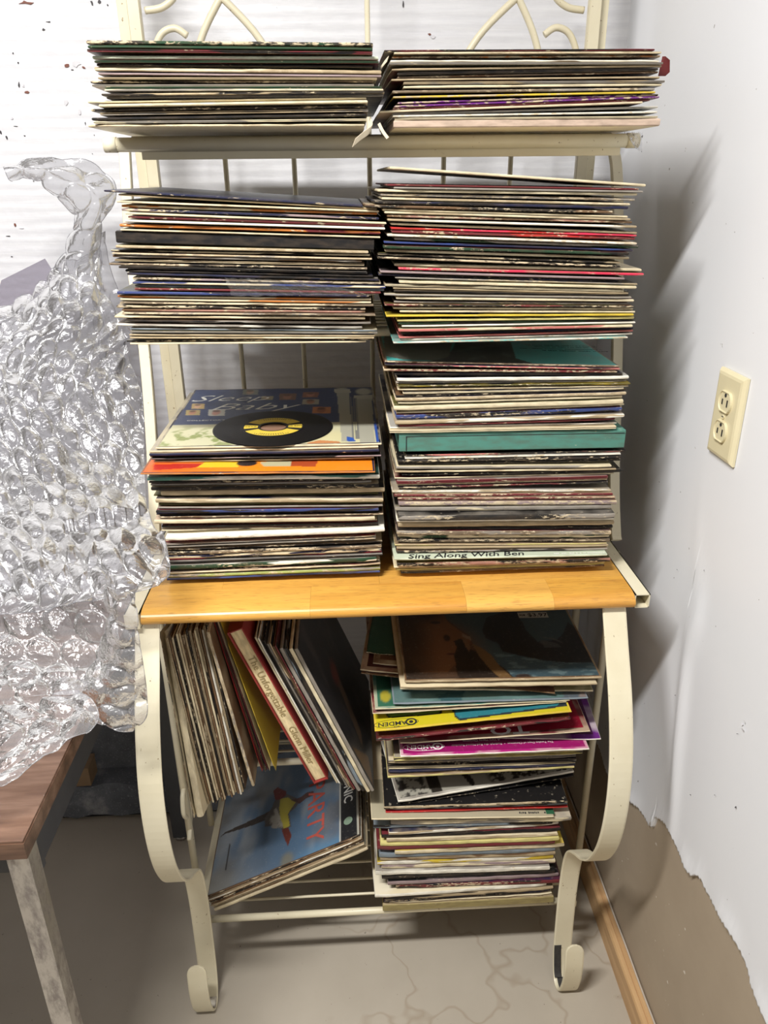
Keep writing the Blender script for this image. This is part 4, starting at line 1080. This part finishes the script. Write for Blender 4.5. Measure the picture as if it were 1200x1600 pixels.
A.pp([(706, 1106), (895, 1092), (890, 1103), (718, 1126), (710, 1120)], (.02, .03, .04)); A.pp([(709, 1106), (880, 1092), (870, 1103), (719, 1123), (712, 1118)], (.03, .20, .24)); A.done(); camden(o, w_, t_, 621, 1130, INK, .82, LY)
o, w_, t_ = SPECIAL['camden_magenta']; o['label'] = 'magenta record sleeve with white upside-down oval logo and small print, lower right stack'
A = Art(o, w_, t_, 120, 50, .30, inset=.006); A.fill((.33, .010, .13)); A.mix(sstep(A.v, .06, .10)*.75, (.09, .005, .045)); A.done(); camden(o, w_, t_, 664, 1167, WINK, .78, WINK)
x, y, z = tpos(o, w_, t_, 785, 1162); text(o, 'The Twelve Days of Christmas  •  Rudolph the Red-Nosed Reindeer', (x, y, z), .0068, WINK, 180, .9); x, y, z = tpos(o, w_, t_, 752, 1157); text(o, 'A Very Merry Christmas', (x, y, z), .0062, WINK, 180, 1.)
o, w_, t_ = SPECIAL['crimson']; o['label'] = 'crimson record sleeve with cream border and big cream letters, just above the magenta one'
A = Art(o, w_, t_, 120, 60, .5, inset=.010); A.fill((.30, .01, .03)); A.done(); x, y, z = tpos(o, w_, t_, 795, 1140); text(o, 'TO', (x, y, z), .03, WINK, 180, 1.5, bold=.0006)
o, w_, t_ = SPECIAL['maroonface']; o['label'] = 'dark maroon record sleeve directly under the yellow logo sleeve, lower right stack'
A = Art(o, w_, t_, 100, 40, .3); A.fill((.075, .012, .012)); A.mix(sstep(fnoise(A.u, A.v, 20, 4), .5, .8)*.5, (.12, .03, .015)); A.done()
o, w_, t_ = SPECIAL['purpleright']; o['label'] = 'purple record sleeve with broad white border poking out right of lower right stack'
A = Art(o, w_, t_, 60, 60, 1, inset=.012); A.fill((.07, .012, .06)); A.mix(sstep(A.v, .45, .5), (.02, .03, .035)); A.done()
for k, lab_, bc, ins in (('greenleft', 'dark green record sleeve fanned out to the left beneath the sea cover', (.025, .085, .05), .003), ('brownleft', 'white-bordered brown record sleeve fanned left, second from the sea cover', (.12, .05, .022), .012),
        ('maroonleft', 'white-bordered dark maroon record sleeve fanned left under the brown bordered one', (.07, .015, .015), .011), ('brownlow', 'plain reddish brown record sleeve jutting furthest left above the blue-green cover', (.13, .06, .045), .003),
        ('greenwhite', 'green record sleeve with cream border and yellow dot above the yellow logo sleeve', (.04, .15, .09), .006), ('purpleleft', 'cream-edged purple record sleeve poking left above the yellow logo sleeve', (.12, .04, .07), .006), ('bluegrey', 'pale blue-green picture sleeve with worn front edge above green bordered sleeve', (.11, .19, .18), .003)):
    o, w_, t_ = SPECIAL[k]; o['label'] = lab_; A = Art(o, w_, t_, 90, 90, 1, inset=ins); A.fill(bc); n1 = fnoise(A.u, A.v, 12, len(k)); A.mix(sstep(n1, .45, .8)*.45, tuple(min(1, x*1.8+.01) for x in bc))
    if k == 'greenwhite': A.el(602, 1088, 8, 9, (.42, .36, .04), .2)
    if k == 'bluegrey': A.pp([(680, 1085), (725, 1080), (722, 1096), (690, 1097)], (.04, .10, .11)); A.pp([(880, 1080), (905, 1080), (906, 1097), (880, 1097)], (.10, .12, .14)); A.pp([(905, 1080), (932, 1080), (932, 1097), (906, 1097)], (.22, .18, .17))
    if k == 'brownleft': A.mix(sstep(np.sin(A.v*60), .3, .9)*.5, (.20, .09, .03))
    A.done()
o, w_, t_ = SPECIAL['mint']; o['label'] = 'pale mint record sleeve with black handwriting low in the right shelf stack'
A = Art(o, w_, t_, 100, 20, .16, inset=.002); A.fill((.60, .66, .50)); A.done(); x, y, z = tpos(o, w_, t_, 728, 868); text(o, 'Sing Along With Ben', (x, y+.001, z), .0185, INK, 1, 1.1, .2, bold=.0002)
x, y, z = tpos(o, w_, t_, 905, 864.5); fine_print(o, x, y, z, .075, .0035, WINK, 10)
o, w_, t_ = SPECIAL['photo']; o['label'] = 'black and white photograph sleeve with white border lying askew in bottom right stack'
A = Art(o, w_, t_, 130, 80, .6, inset=.006); u, v = A.u, A.v; A.fill((.36, .34, .28)); n1 = fnoise(u, v, 60, 21)
A.mix(sstep(n1, .5, .6)*(1-sstep(u, .16, .18)), (.05, .045, .04)); A.mix(poly(u, v, [(.19, 0), (.25, 0), (.24, 1), (.17, 1)]), (.03, .025, .02)); A.mix(poly(u, v, [(.30, .25), (.36, .2), (.42, .0), (.44, .05), (.40, .2), (.34, .4)]), (.03, .025, .02))
A.mix(sstep(n1, .42, .5)*sstep(u, .5, .55), (.03, .025, .02)); A.mix(sstep(n1, .75, .8)*sstep(u, .5, .55), (.4, .38, .32)); A.done()
for k, lab_, bc in (('blackdiag', 'black record sleeve lying askew directly under the photograph sleeve', (.012, .011, .012)), ('redstrip', 'red record sleeve with narrow visible face in bottom right stack', (.33, .012, .02)), ('creamstrip', 'broad cream record sleeve with small black lettering under the red sleeve', (.47, .42, .29))):
    o, w_, t_ = SPECIAL[k]; o['label'] = lab_; A = Art(o, w_, t_, 60, 20, .3, inset=.002); A.fill(bc); A.done()
    if k == 'creamstrip': x, y, z = tpos(o, w_, t_, 830, 1266); fine_print(o, x, y-.006, z, .045, .005, INK, 9); m = MB(); x, y, z = tpos(o, w_, t_, 858, 1268); m.box((x-.006, y-.006, z-.0003), (x+.008, y+.008, z)); m.build('green_label', plain('green_sticker', (.02, .11, .05)), o)
SPECIAL['thinwhite'][0]['label'] = 'thin off-white record sleeve just under the crimson one, lower right stack'
SPECIAL['bottombox'][0]['label'] = 'tan record box set at the very bottom of bottom right stack'

# ================================================================ TILTED ALBUMS WITH THE PARTY COVER
P0 = P(334, 1424, Y=1.015); P1 = P(578, 1326, Y=1.015); ux = (P1-P0).normalized(); nn0 = ux.cross(Vector((0, 1, 0)))
if nn0.z < 0: nn0 = -nn0
h_ = 0.0
TL_ = [('cr', .0065, .003, 'thick cream album at the bottom of the tilted pile with the party cover'), ('cr', .003, .003, 'cream album second from bottom of the tilted pile'), ('st', .003, .003, 'slate album in the tilted pile, third from bottom'), ('tn', .003, .003, 'tan album in the tilted pile, fourth from bottom'),
       ('bk', .0028, .003, 'black-edged album in the tilted pile, fifth from bottom'), ('br', .0035, .003, 'brown album in the tilted pile, just beneath its white-edged album'), ('wh', .0028, .003, 'white-edged album directly below the party cover on tilted pile'), ('br', .0032, .003, 'blue party album cover with swinging figure on tilted pile')]
for i, (c_, th_, sh, lab_) in enumerate(TL_):
    mid = P0 + ux*(.157+sh) + nn0*(h_+th_/2) + Vector((0, rnd.uniform(-.003, .003)+(.004 if i == 7 else 0), 0)); h_ += th_+.0006
    o = sleeve(.3145, th_, c_, 's', frame(mid, ux, nn0), lab_, 'records in the tilted pile below', wear=.35 if i != 7 else .5, face='br')
w_, t_ = .3145, .0032
A = Art(o, w_, t_, 190, 190, inset=.003); u, v = A.u, A.v; n1 = fnoise(u*1.3, v*.6, 7, 31); n2 = fnoise(u, v, 30, 32)
A.fill((.085, .15, .24)); A.mix(sstep(n1, .45, .75)*.8, (.26, .28, .29)); A.mix(sstep(fnoise(u+v, v-u, 5, 35), .55, .8)*.6, (.16, .14, .12)); A.mix((1-sstep(u, .0, .55))*(1-sstep(v, 0, .35))*.8, (.24, .24, .22)); A.mix((1-sstep(v, .0, .12))*sstep(u, .4, .8)*.7, (.09, .26, .45))
A.pp([(343, 1309), (352, 1300), (375, 1290), (400, 1278), (425, 1266), (428, 1276), (400, 1288), (372, 1297), (352, 1303)], (.045, .035, .03)); A.pp([(425, 1262), (432, 1245), (446, 1240), (470, 1250), (462, 1262), (452, 1270), (455, 1292), (445, 1298), (430, 1290), (414, 1292), (414, 1278)], (.10, .09, .085))
A.pp([(438, 1248), (450, 1246), (462, 1254), (455, 1264), (450, 1272), (453, 1290), (444, 1296), (438, 1280), (436, 1262)], (.42, .36, .05)); A.mix(poly(u, v, [A.q(*p) for p in [(414, 1275), (432, 1262), (440, 1282), (444, 1296), (425, 1294)]])*sstep(n2, .4, .6), (.35, .33, .28))
A.pp([(427, 1236), (434, 1230), (448, 1237), (446, 1244), (436, 1250), (430, 1250)], (.16, .02, .02)); A.pp([(455, 1250), (470, 1246), (480, 1238), (490, 1236), (490, 1243), (478, 1248), (468, 1256)], (.08, .035, .03)); A.pp([(440, 1296), (450, 1293), (456, 1305), (450, 1322), (445, 1312)], (.14, .03, .02)); A.pp([(352, 1360), (358, 1318), (360, 1318), (354, 1360)], (.05, .05, .05)); A.el(448, 1345, 9, 12, (.19, .19, .16), .5)
us_ = [A.q(520, 1300)[0], A.q(536, 1290)[0]]; ub = .872
A.mix((u > ub).astype(float), (.018, .018, .02)); A.mix(((u > ub-.006) & (u < ub)).astype(float), (.5, .5, .46)); A.mix((u > .975).astype(float), (.45, .43, .36)); A.done()
z = t_/2+.0005
text(o, 'PARTY', ((.70-.5)*w_, .33*DEP, z), .052, RINK, -90, 1., bold=.0003); text(o, 'A', ((.70-.5)*w_, .66*DEP, z), .052, RINK, -90, 1.)
text(o, 'PHONIC', ((.922-.5)*w_, .44*DEP, z), .026, WINK, -90, 1., bold=.0004)
m = MB(); m.tube([((.922-.5)*w_, .14*DEP, z), ((.922-.5)*w_, .14*DEP, z+.0001)], .009, 16); m.build('emblem', plain('pale_green_ink', (.20, .28, .20)), o)

# ================================================================ LEANING ALBUMS UNDER THE WOODEN SHELF
def lean_line(xt, yt, xb, yb, Yb, L=.312):
    """front edge of an album: foot at (xb, yb, Yb), head on the ray (xt, yt) at album length"""
    B = P(xb, yb, Y=Yb); best = None
    for i in range(1500):
        for Yt in (Yb+.0002*i, Yb-.0002*i):
            T = P(xt, yt, Y=Yt); e = abs((T-B).length-L)
            if e < .0003: return B, T
            if best is None or e < best[0]: best = (e, T)
    return B, best[1]
def lean_put(B, T, th_, col, kind, label, L=.312, **k):
    ux = (T-B).normalized(); mid = B+ux*(L/2); nz = ux.cross(Vector((0, 1, 0)))
    return sleeve(L, th_, col, kind, frame(mid, ux, nz), label, 'records leaning under the wooden shelf', **k)
def lean(xt, yt, xb, yb, Yb, th_, col, kind, label, L=.312, **k):
    B, T = lean_line(xt, yt, xb, yb, Yb, L); return lean_put(B, T, th_, col, kind, label, L, **k)
def lean_group(p, q, items, L=.312, D=None, fan=False):
    """albums between two lines, slid along their own direction by small steps; items: (colour, kind, label, slide, extras)"""
    (B0, T0), (B1, T1) = lean_line(*p, L), lean_line(*q, L); n = len(items); out = []
    d = (D or ((T0-B0).normalized()+(T1-B1).normalized())).normalized(); nz = d.cross(Vector((0, 1, 0))).normalized()
    gap = abs((B1-B0).dot(nz))/(n-1)
    if fan: gap = min(gap, abs((T1-T0).dot(nz))/(n-1))
    for i, (c_, kd, lab_, sl, ex) in enumerate(items):
        B = B0.lerp(B1, i/(n-1)) + d*sl
        if fan: d = (T0.lerp(T1, i/(n-1))-B).normalized()
        out.append(lean_put(B, B+d*L, gap*.84, c_, kd, lab_, L, **ex))
    return out
lw = 'leaning row under the wooden shelf'
lean(260, 985, 313, 1279, .942, .0105, 'cr', 's', 'thick cream album with brown lower edge, leftmost of the leaning row', second='cr', wear=.05, face='cr')
lean(249, 988, 303, 1279, .940, .0012, 'br', 's', 'thin brown board against the left side of the leaning row', wear=.5)
seq = ['tn','br','cr','bk','cr','tn','br','tn','bk','tn','br','cr','tn','br','wh','tn','bk']
lean_group((271, 988, 326, 1258, .972), (313, 988, 383, 1238, .985), [(c_, 's' if i % 3 else 'o', '%s album edge, %s from left in the %s' % (C[c_][1], ordn(i+2), lw), .004*math.sin(i*1.7), dict(wear=.15+.3*rnd.random(), face='br')) for i, c_ in enumerate(seq)])
lean(324, 988, 396, 1231, .990, .0048, 'gy', 's', 'thick speckled grey album in the middle of the leaning row', second='tn', wear=.8)
lean_group((332.5, 967, 410, 1207, 1.02), (337, 967, 421, 1205, 1.02), [(c_, 'o', '%s album edge, %s right of the thick speckled grey album' % (C[c_][1], ORD[i] if i else 'immediately'), .002*math.sin(i*2.2), dict(wear=.1)) for i, c_ in enumerate(['rd', 'mr', 'br', 'bk', 'mr', 'br'])], fan=True)
lean(341.5, 966, 431, 1206, 1.02, .0012, 'ol', 's', 'mustard yellow album wedged left of the red and cream box set', face='ye', second='ye', wear=.1)
o = lean(368, 985, 501, 1217, 1.00, .0205, 'ly', 'b', 'cream and red box set with faded gilt title, leaning under the shelf', second='cr', L=.314, wear=.05, name='record_box', cat='record box'); o['spine_colour'] = [.80, .66, .38]; o['second_colour'] = [.76, .61, .34]
BOXD = Vector(o.matrix_world.col[0][:3])
RB_ = plain('red_cloth_board', (.26, .025, .02), .6)
for s_ in (1, -1):
    m = MB(); m.box((-.1595, -.004, s_*.0115-.0010), (.1595, .314, s_*.0115+.0010)); m.build('cover_board', RB_, o)
m = MB(); m.box((-.1592, -.0035, -.0105), (-.1574, .31, .0105)); m.build('cover_board', RB_, o)
m = MB(); m.box((.1574, -.0035, -.0105), (.1592, .31, .0105)); m.build('cover_board', RB_, o)
def spine_text(par, body, x, size, mt, sx=1.): return text(par, body, (0, 0, 0), size, mt, mx=Matrix.Translation((x, -.0008, 0)) @ Matrix(((-1, 0, 0, 0), (0, 0, -1, 0), (0, -1, 0, 0), (0, 0, 0, 1))) @ Matrix.Diagonal((sx, 1, 1, 1)), name='spine_lettering')
spine_text(o, 'The Unforgettable', .045, .0165, GINK); spine_text(o, 'Glenn Miller', -.080, .0165, GINK)
lean_group((388, 980, 527, 1224, 1.000), (416, 992, 555, 1236, 1.000), [(c_, 's' if i % 2 else 'o', '%s album edge, %s to the right of the cream and red box' % (C[c_][1], ORD[i] if i else 'immediately'), .002*math.sin(i*2.9), dict(wear=.2, face='bk')) for i, c_ in enumerate(['cr', 'wh', 'bk', 'bk', 'gy', 'tn', 'br', 'mr'])], D=BOXD)
o = lean_group((424, 994, 562, 1238, 1.000), (445, 1003, 583, 1238, 1.000), [(c_, 's', ['grey plastic-covered album right of the leaning row\'s maroon edge', 'slate plastic-covered album, third from right end of the leaning row', 'cream plastic-covered album next to the last leaning album', 'dark glossy album cover at right end of the leaning row'][i], 0, dict(wear=.1, face='bk')) for i, c_ in enumerate(['gy', 'st', 'cr', 'gy'])], D=BOXD)[-1]
w_, t_ = .312, max(v.co.z for v in o.data.vertices)*2; A = Art(o, w_, t_, 90, 90, side=-1); u, v = A.u, A.v; A.fill((.035, .034, .036)); n1 = fnoise(u, v*2, 12, 41)
A.mix(sstep(n1, .5, .8)*.5, (.10, .09, .085)); A.mix(poly(u, v, [(.15, .18), (.55, .35), (.60, .45), (.18, .30)])*.9, (.17, .11, .07)); A.mix(ell(u, v, .55, .38, .06, .08, .4)*.8, (.22, .05, .04)); A.mix(poly(u, v, [(.02, .03), (.3, .03), (.08, .2)])*.7, (.30, .17, .07)); A.done()

# ================================================================ BUBBLE WRAP
from mathutils import noise as mnoise
def catmull(a, n):
    a = np.array(a, float); out = []; N = len(a); seg = n/(N-1)
    for i in range(n+1):
        x = min(i/seg, N-1-1e-6); k = int(x); t = x-k
        p0, p1, p2, p3 = a[max(k-1, 0)], a[k], a[min(k+1, N-1)], a[min(k+2, N-1)]
        out.append(.5*(2*p1+(-p0+p2)*t+(2*p0-5*p1+4*p2-p3)*t*t+(-p0+3*p1-3*p2+p3)*t**3))
    return np.array(out)
def wrap_sheet(name, rows, nu, nv, parent, origin, pitch=.030, H=.006, fold=.012, fs_=5., crump=.004, seed=0, bow=.02, minz=None, aspect=1., mt=None, shear=0.):
    mt = mt or M_wrap2
    """rows: ((xl, yl), (xr, yr), Yl, Yr) read off the photograph and placed on the real depth of the sheet"""
    L_ = [list(P(r[0][0], r[0][1], Y=r[2])) for r in rows]; R_ = [list(P(r[1][0], r[1][1], Y=r[3])) for r in rows]
    L_ = catmull(L_, nv); R_ = catmull(R_, nv); us = np.linspace(0, 1, nu+1)[None, :, None]
    G = L_[:, None, :]*(1-us)+R_[:, None, :]*us
    G[:, :, 1] -= bow*np.sin(np.pi*us[..., 0]); 
    def normals(G):
        du = np.gradient(G, axis=1); dv = np.gradient(G, axis=0); n = np.cross(du, dv); n /= np.linalg.norm(n, axis=2, keepdims=True)+1e-9
        return np.where(n[..., 1:2] > 0, -n, n)
    n0 = normals(G); s_ = np.cumsum(np.linalg.norm(np.diff(G, axis=1, prepend=G[:, :1]), axis=2), axis=1); t_ = np.cumsum(np.linalg.norm(np.diff(G, axis=0, prepend=G[:1]), axis=2), axis=0)
    s_ = s_ - s_[:, -1:]*0.5; t_ = np.mean(t_, axis=1, keepdims=True)+0*s_
    # folds and crumples
    off = np.zeros(s_.shape); sx = np.zeros(s_.shape)
    for j in range(G.shape[0]):
        for i in range(G.shape[1]):
            a, b = s_[j, i], t_[j, i]; v = Vector((a*fs_*2.2, b*fs_, seed*3.1))
            f1 = mnoise.noise(v); f2 = 1-abs(mnoise.noise(v*2.3+Vector((5, 1, 2))))*2; f3 = 1-abs(mnoise.noise(Vector((a*38, b*38, seed+7.))))*2
            off[j, i] = fold*f1 + fold*.55*f2 + crump*f3; sx[j, i] = f1
    a = (s_+.010*sx)/pitch; b = (t_+shear*s_)/(pitch*aspect)
    row = np.round(b/.866); best = np.full(a.shape, 9.)
    for dr in (-1, 0, 1):
        rr_ = row+dr; shift = np.where(np.mod(rr_, 2) == 1, .5, 0.); c = np.round(a-shift)+shift; best = np.minimum(best, np.hypot(a-c, b-rr_*.866))
    dome = np.sqrt(np.clip(1-(best/.47)**2, 0, 1)); flat = 1-.25*np.clip(off/fold, -1, 1)
    G = G + n0*(off[..., None] + (H*dome*flat)[..., None])
    if minz is not None: G[..., 2] = np.maximum(G[..., 2], minz)
    vs = (G.reshape(-1, 3)-np.array(origin)).tolist(); w1 = nu+1
    fs = [(j*w1+i, j*w1+i+1, (j+1)*w1+i+1, (j+1)*w1+i) for j in range(nv) for i in range(nu)]
    me = bpy.data.meshes.new(name); me.from_pydata(vs, [], fs); me.materials.append(mt); me.polygons.foreach_set('use_smooth', [True]*len(fs))
    o = bpy.data.objects.new(name, me); COL.objects.link(o); o.parent = parent
    # rolled rim along the cut edges
    m = MB(); G2 = G-np.array(origin)
    for e in (G2[:, 0], G2[:, -1], G2[0], G2[-1]): m.tube([tuple(p) for p in e[::3]], .0006, 4, cap=False)
    m.build('cut_edge', mt, o); return o
WO = (-.45, 1.0, .74); wrap = empty('bubble_wrap', WO); tag(wrap, 'big crumpled heap of clear bubble wrap on the walnut table beside the rack', 'bubble wrap')
wrap_sheet('upright_sheet', [((85, 425), (152, 398), 1.40, 1.40), ((66, 452), (160, 450), 1.38, 1.36), ((0, 490), (186, 505), 1.33, 1.33), ((-100, 520), (200, 560), 1.28, 1.30), ((-190, 600), (220, 620), 1.20, 1.26), ((-190, 700), (224, 712), 1.12, 1.20),
    ((-190, 790), (230, 790), 1.05, 1.10), ((-190, 860), (256, 842), .99, .96), ((-190, 900), (266, 885), .96, .90), ((-190, 935), (262, 908), .93, .88), ((-190, 960), (225, 925), .92, .87)], 370, 330, wrap, WO, pitch=.031, aspect=1.6, H=.0075, fold=.014, seed=1, bow=.03, crump=.0015, shear=-.55)
wrap_sheet('inner_sheet', [((60, 470), (140, 455), 1.42, 1.42), ((-100, 540), (185, 560), 1.38, 1.40), ((-190, 650), (205, 650), 1.30, 1.34), ((-190, 760), (210, 760), 1.20, 1.26), ((-190, 850), (215, 850), 1.12, 1.15), ((-190, 930), (210, 930), 1.04, 1.04)], 190, 170, wrap, WO, pitch=.036, aspect=1.2, H=.004, fold=.010, seed=9, bow=.0, crump=.002)
wrap_sheet('peak_flap', [((18, 273), (19, 269), 1.34, 1.34), ((50, 271), (50, 254), 1.34, 1.35), ((74, 290), (125, 251), 1.35, 1.37), ((95, 314), (163, 270), 1.36, 1.38), ((114, 335), (181, 296), 1.37, 1.38), ((122, 352), (162, 335), 1.38, 1.39), ((118, 375), (155, 362), 1.39, 1.39), ((108, 402), (153, 392), 1.39, 1.39), ((90, 430), (152, 425), 1.39, 1.39), ((82, 470), (156, 465), 1.38, 1.37)], 50, 150, wrap, WO, pitch=.040, aspect=1.2, H=.006, fold=.012, seed=2, bow=.02, crump=.002)
wrap_sheet('back_fold', [((152, 366), (158, 362), 1.42, 1.42), ((150, 430), (176, 430), 1.43, 1.42), ((150, 500), (206, 505), 1.43, 1.42), ((160, 570), (222, 580), 1.43, 1.42), ((160, 660), (228, 660), 1.42, 1.41)], 40, 110, wrap, WO, pitch=.034, aspect=1.3, H=.005, fold=.006, seed=3, bow=.005, crump=.002)
wrap_sheet('front_sheet', [((-190, 870), (178, 895), .96, .93), ((-190, 930), (183, 955), .92, .90), ((-190, 1000), (183, 1040), .87, .86), ((-190, 1065), (140, 1070), .82, .82), ((-190, 1110), (125, 1085), .79, .81), ((-190, 1150), (155, 1122), .75, .775), ((-190, 1225), (112, 1167), .715, .735), ((-190, 1285), (18, 1231), .675, .69)], 280, 250, wrap, WO, pitch=.042, aspect=1.0, H=.007, fold=.010, seed=4, bow=.012, minz=.724, crump=.0035, mt=M_wrap)
wrap_sheet('hanging_corner', [((172, 890), (206, 925), .84, .82), ((178, 960), (213, 985), .83, .81), ((160, 1030), (224, 1040), .83, .81), ((125, 1075), (229, 1080), .83, .815), ((140, 1100), (227, 1112), .825, .815), ((158, 1118), (204, 1132), .82, .815)], 70, 130, wrap, WO, pitch=.036, aspect=1.0, H=.009, fold=.006, seed=5, bow=.012, crump=.003, mt=M_wrap)
q = [P(x, y, Y=1.40) for x, y in ((2, 438), (70, 404), (88, 432), (60, 470), (-10, 480))]
m = MB(); m.add([tuple(p) for p in q]+[(p.x, p.y+.0008, p.z) for p in q], [(0, 1, 2, 3, 4), (5, 6, 7, 8, 9)]+[(k, (k+1) % 5, 5+(k+1) % 5, 5+k) for k in range(5)])
film = m.build('plastic_sheet', plastic('grey_film', .40, (.46, .43, .48), (.82, .80, .86)), None); tag(film, 'stiff greyish purple plastic sheet corner sticking up behind the bubble wrap', 'plastic sheet')

# ================================================================ SCRAPS OF TAPE, FILM AND TORN PAPER
def scrap(name, pts, Yf, label, cat, mt, seed=1, cr=.004, nu=26, nv=14):
    """a small crumpled piece spanned by four photograph corners (x, y, depth)"""
    c = [P(x, y, Y=Y) for x, y, Y in pts]; org = c[0].copy(); vs = []
    for j in range(nv+1):
        for i in range(nu+1):
            u, v = i/nu, j/nv; p = c[0]*(1-u)*(1-v)+c[1]*u*(1-v)+c[2]*u*v+c[3]*(1-u)*v
            k = mnoise.noise(Vector((u*5, v*4, seed*2.3))); k2 = 1-2*abs(mnoise.noise(Vector((u*9, v*7, seed+9.)))); vs.append(tuple(p-org+Vector((k*cr*.6, (k+k2*.6)*cr-cr, k2*cr*.7))))
    w1 = nu+1; m = MB(); m.add(vs, [(j*w1+i, j*w1+i+1, (j+1)*w1+i+1, (j+1)*w1+i) for j in range(nv) for i in range(nu)], 0, True)
    o = m.build(name, mt); o.location = org; tag(o, label, cat); return o
scrap('plastic_scrap', [(345, 1105, 1.035), (366, 1140, 1.035), (343, 1194, 1.035), (330, 1160, 1.035)], 0, 'torn clear plastic scrap stuck to the front of the leaning album row', 'plastic scrap', M_tape, 3, .010)
scrap('tape_strip', [(345, 1172, 1.045), (382, 1176, 1.045), (382, 1190, 1.045), (342, 1194, 1.045)], 0, 'yellowed tape strip across the leaning album edges below the plastic scrap', 'tape', plastic('old_tape', .6, (.50, .40, .20), (.8, .7, .5), 60, .4), 4, .004)
scrap('plastic_scrap', [(352, 436, .955), (470, 441, .955), (592, 462, .965), (362, 464, .955)], 0, 'long torn clear plastic film across the middle left stack', 'plastic scrap', M_tape, 5, .003, 50, 10)
scrap('plastic_scrap', [(972, 207, 1.07), (1003, 211, 1.07), (1001, 242, 1.06), (990, 232, 1.06)], 0, 'small clear plastic scrap hanging at the right end of the top shelf', 'plastic scrap', M_tape, 6, .005)
PAPER = plain('torn_paper', (.60, .52, .38), .8)
def strip(pts, wv, label):
    q = [P(x, y, Y=Y) for x, y, Y in pts]; org = q[0]; m = MB(); m.bar(smooth([p-org for p in q], 5), wv, .0007); o = m.build('torn_paper_strip', PAPER); o.location = org; tag(o, label, 'paper strip'); return o
strip([(577, 192, .972), (579, 202, .967), (566, 212, .962), (553, 223, .958)], (.002, 0, .0045), 'curled torn cream strip hanging left of the gap between the top stacks')
strip([(592, 193, .985), (598, 205, .98), (606, 216, .975)], (.0015, 0, .001), 'short dark torn paper strip hanging in the gap between the top stacks')
strip([(606, 92, .982), (600, 99, .985), (594, 108, .99)], (.0012, 0, .003), 'torn cream paper curl at the left edge of the upper right stack')
q = P(1038, 103, Y=1.03); m = MB(); m.add([(0, 0, .010), (.006, 0, .006), (.009, .004, -.006), (.005, .006, -.010), (-.004, .006, -.010), (-.003, .002, .010)], [(0, 1, 2, 3, 4, 5), (5, 4, 3, 2, 1, 0)]); o = m.build('torn_flap', plain('oxblood_paper', (.13, .012, .012))); o.location = q; tag(o, 'dark red torn paper flap at the right end of the upper right stack', 'paper flap')
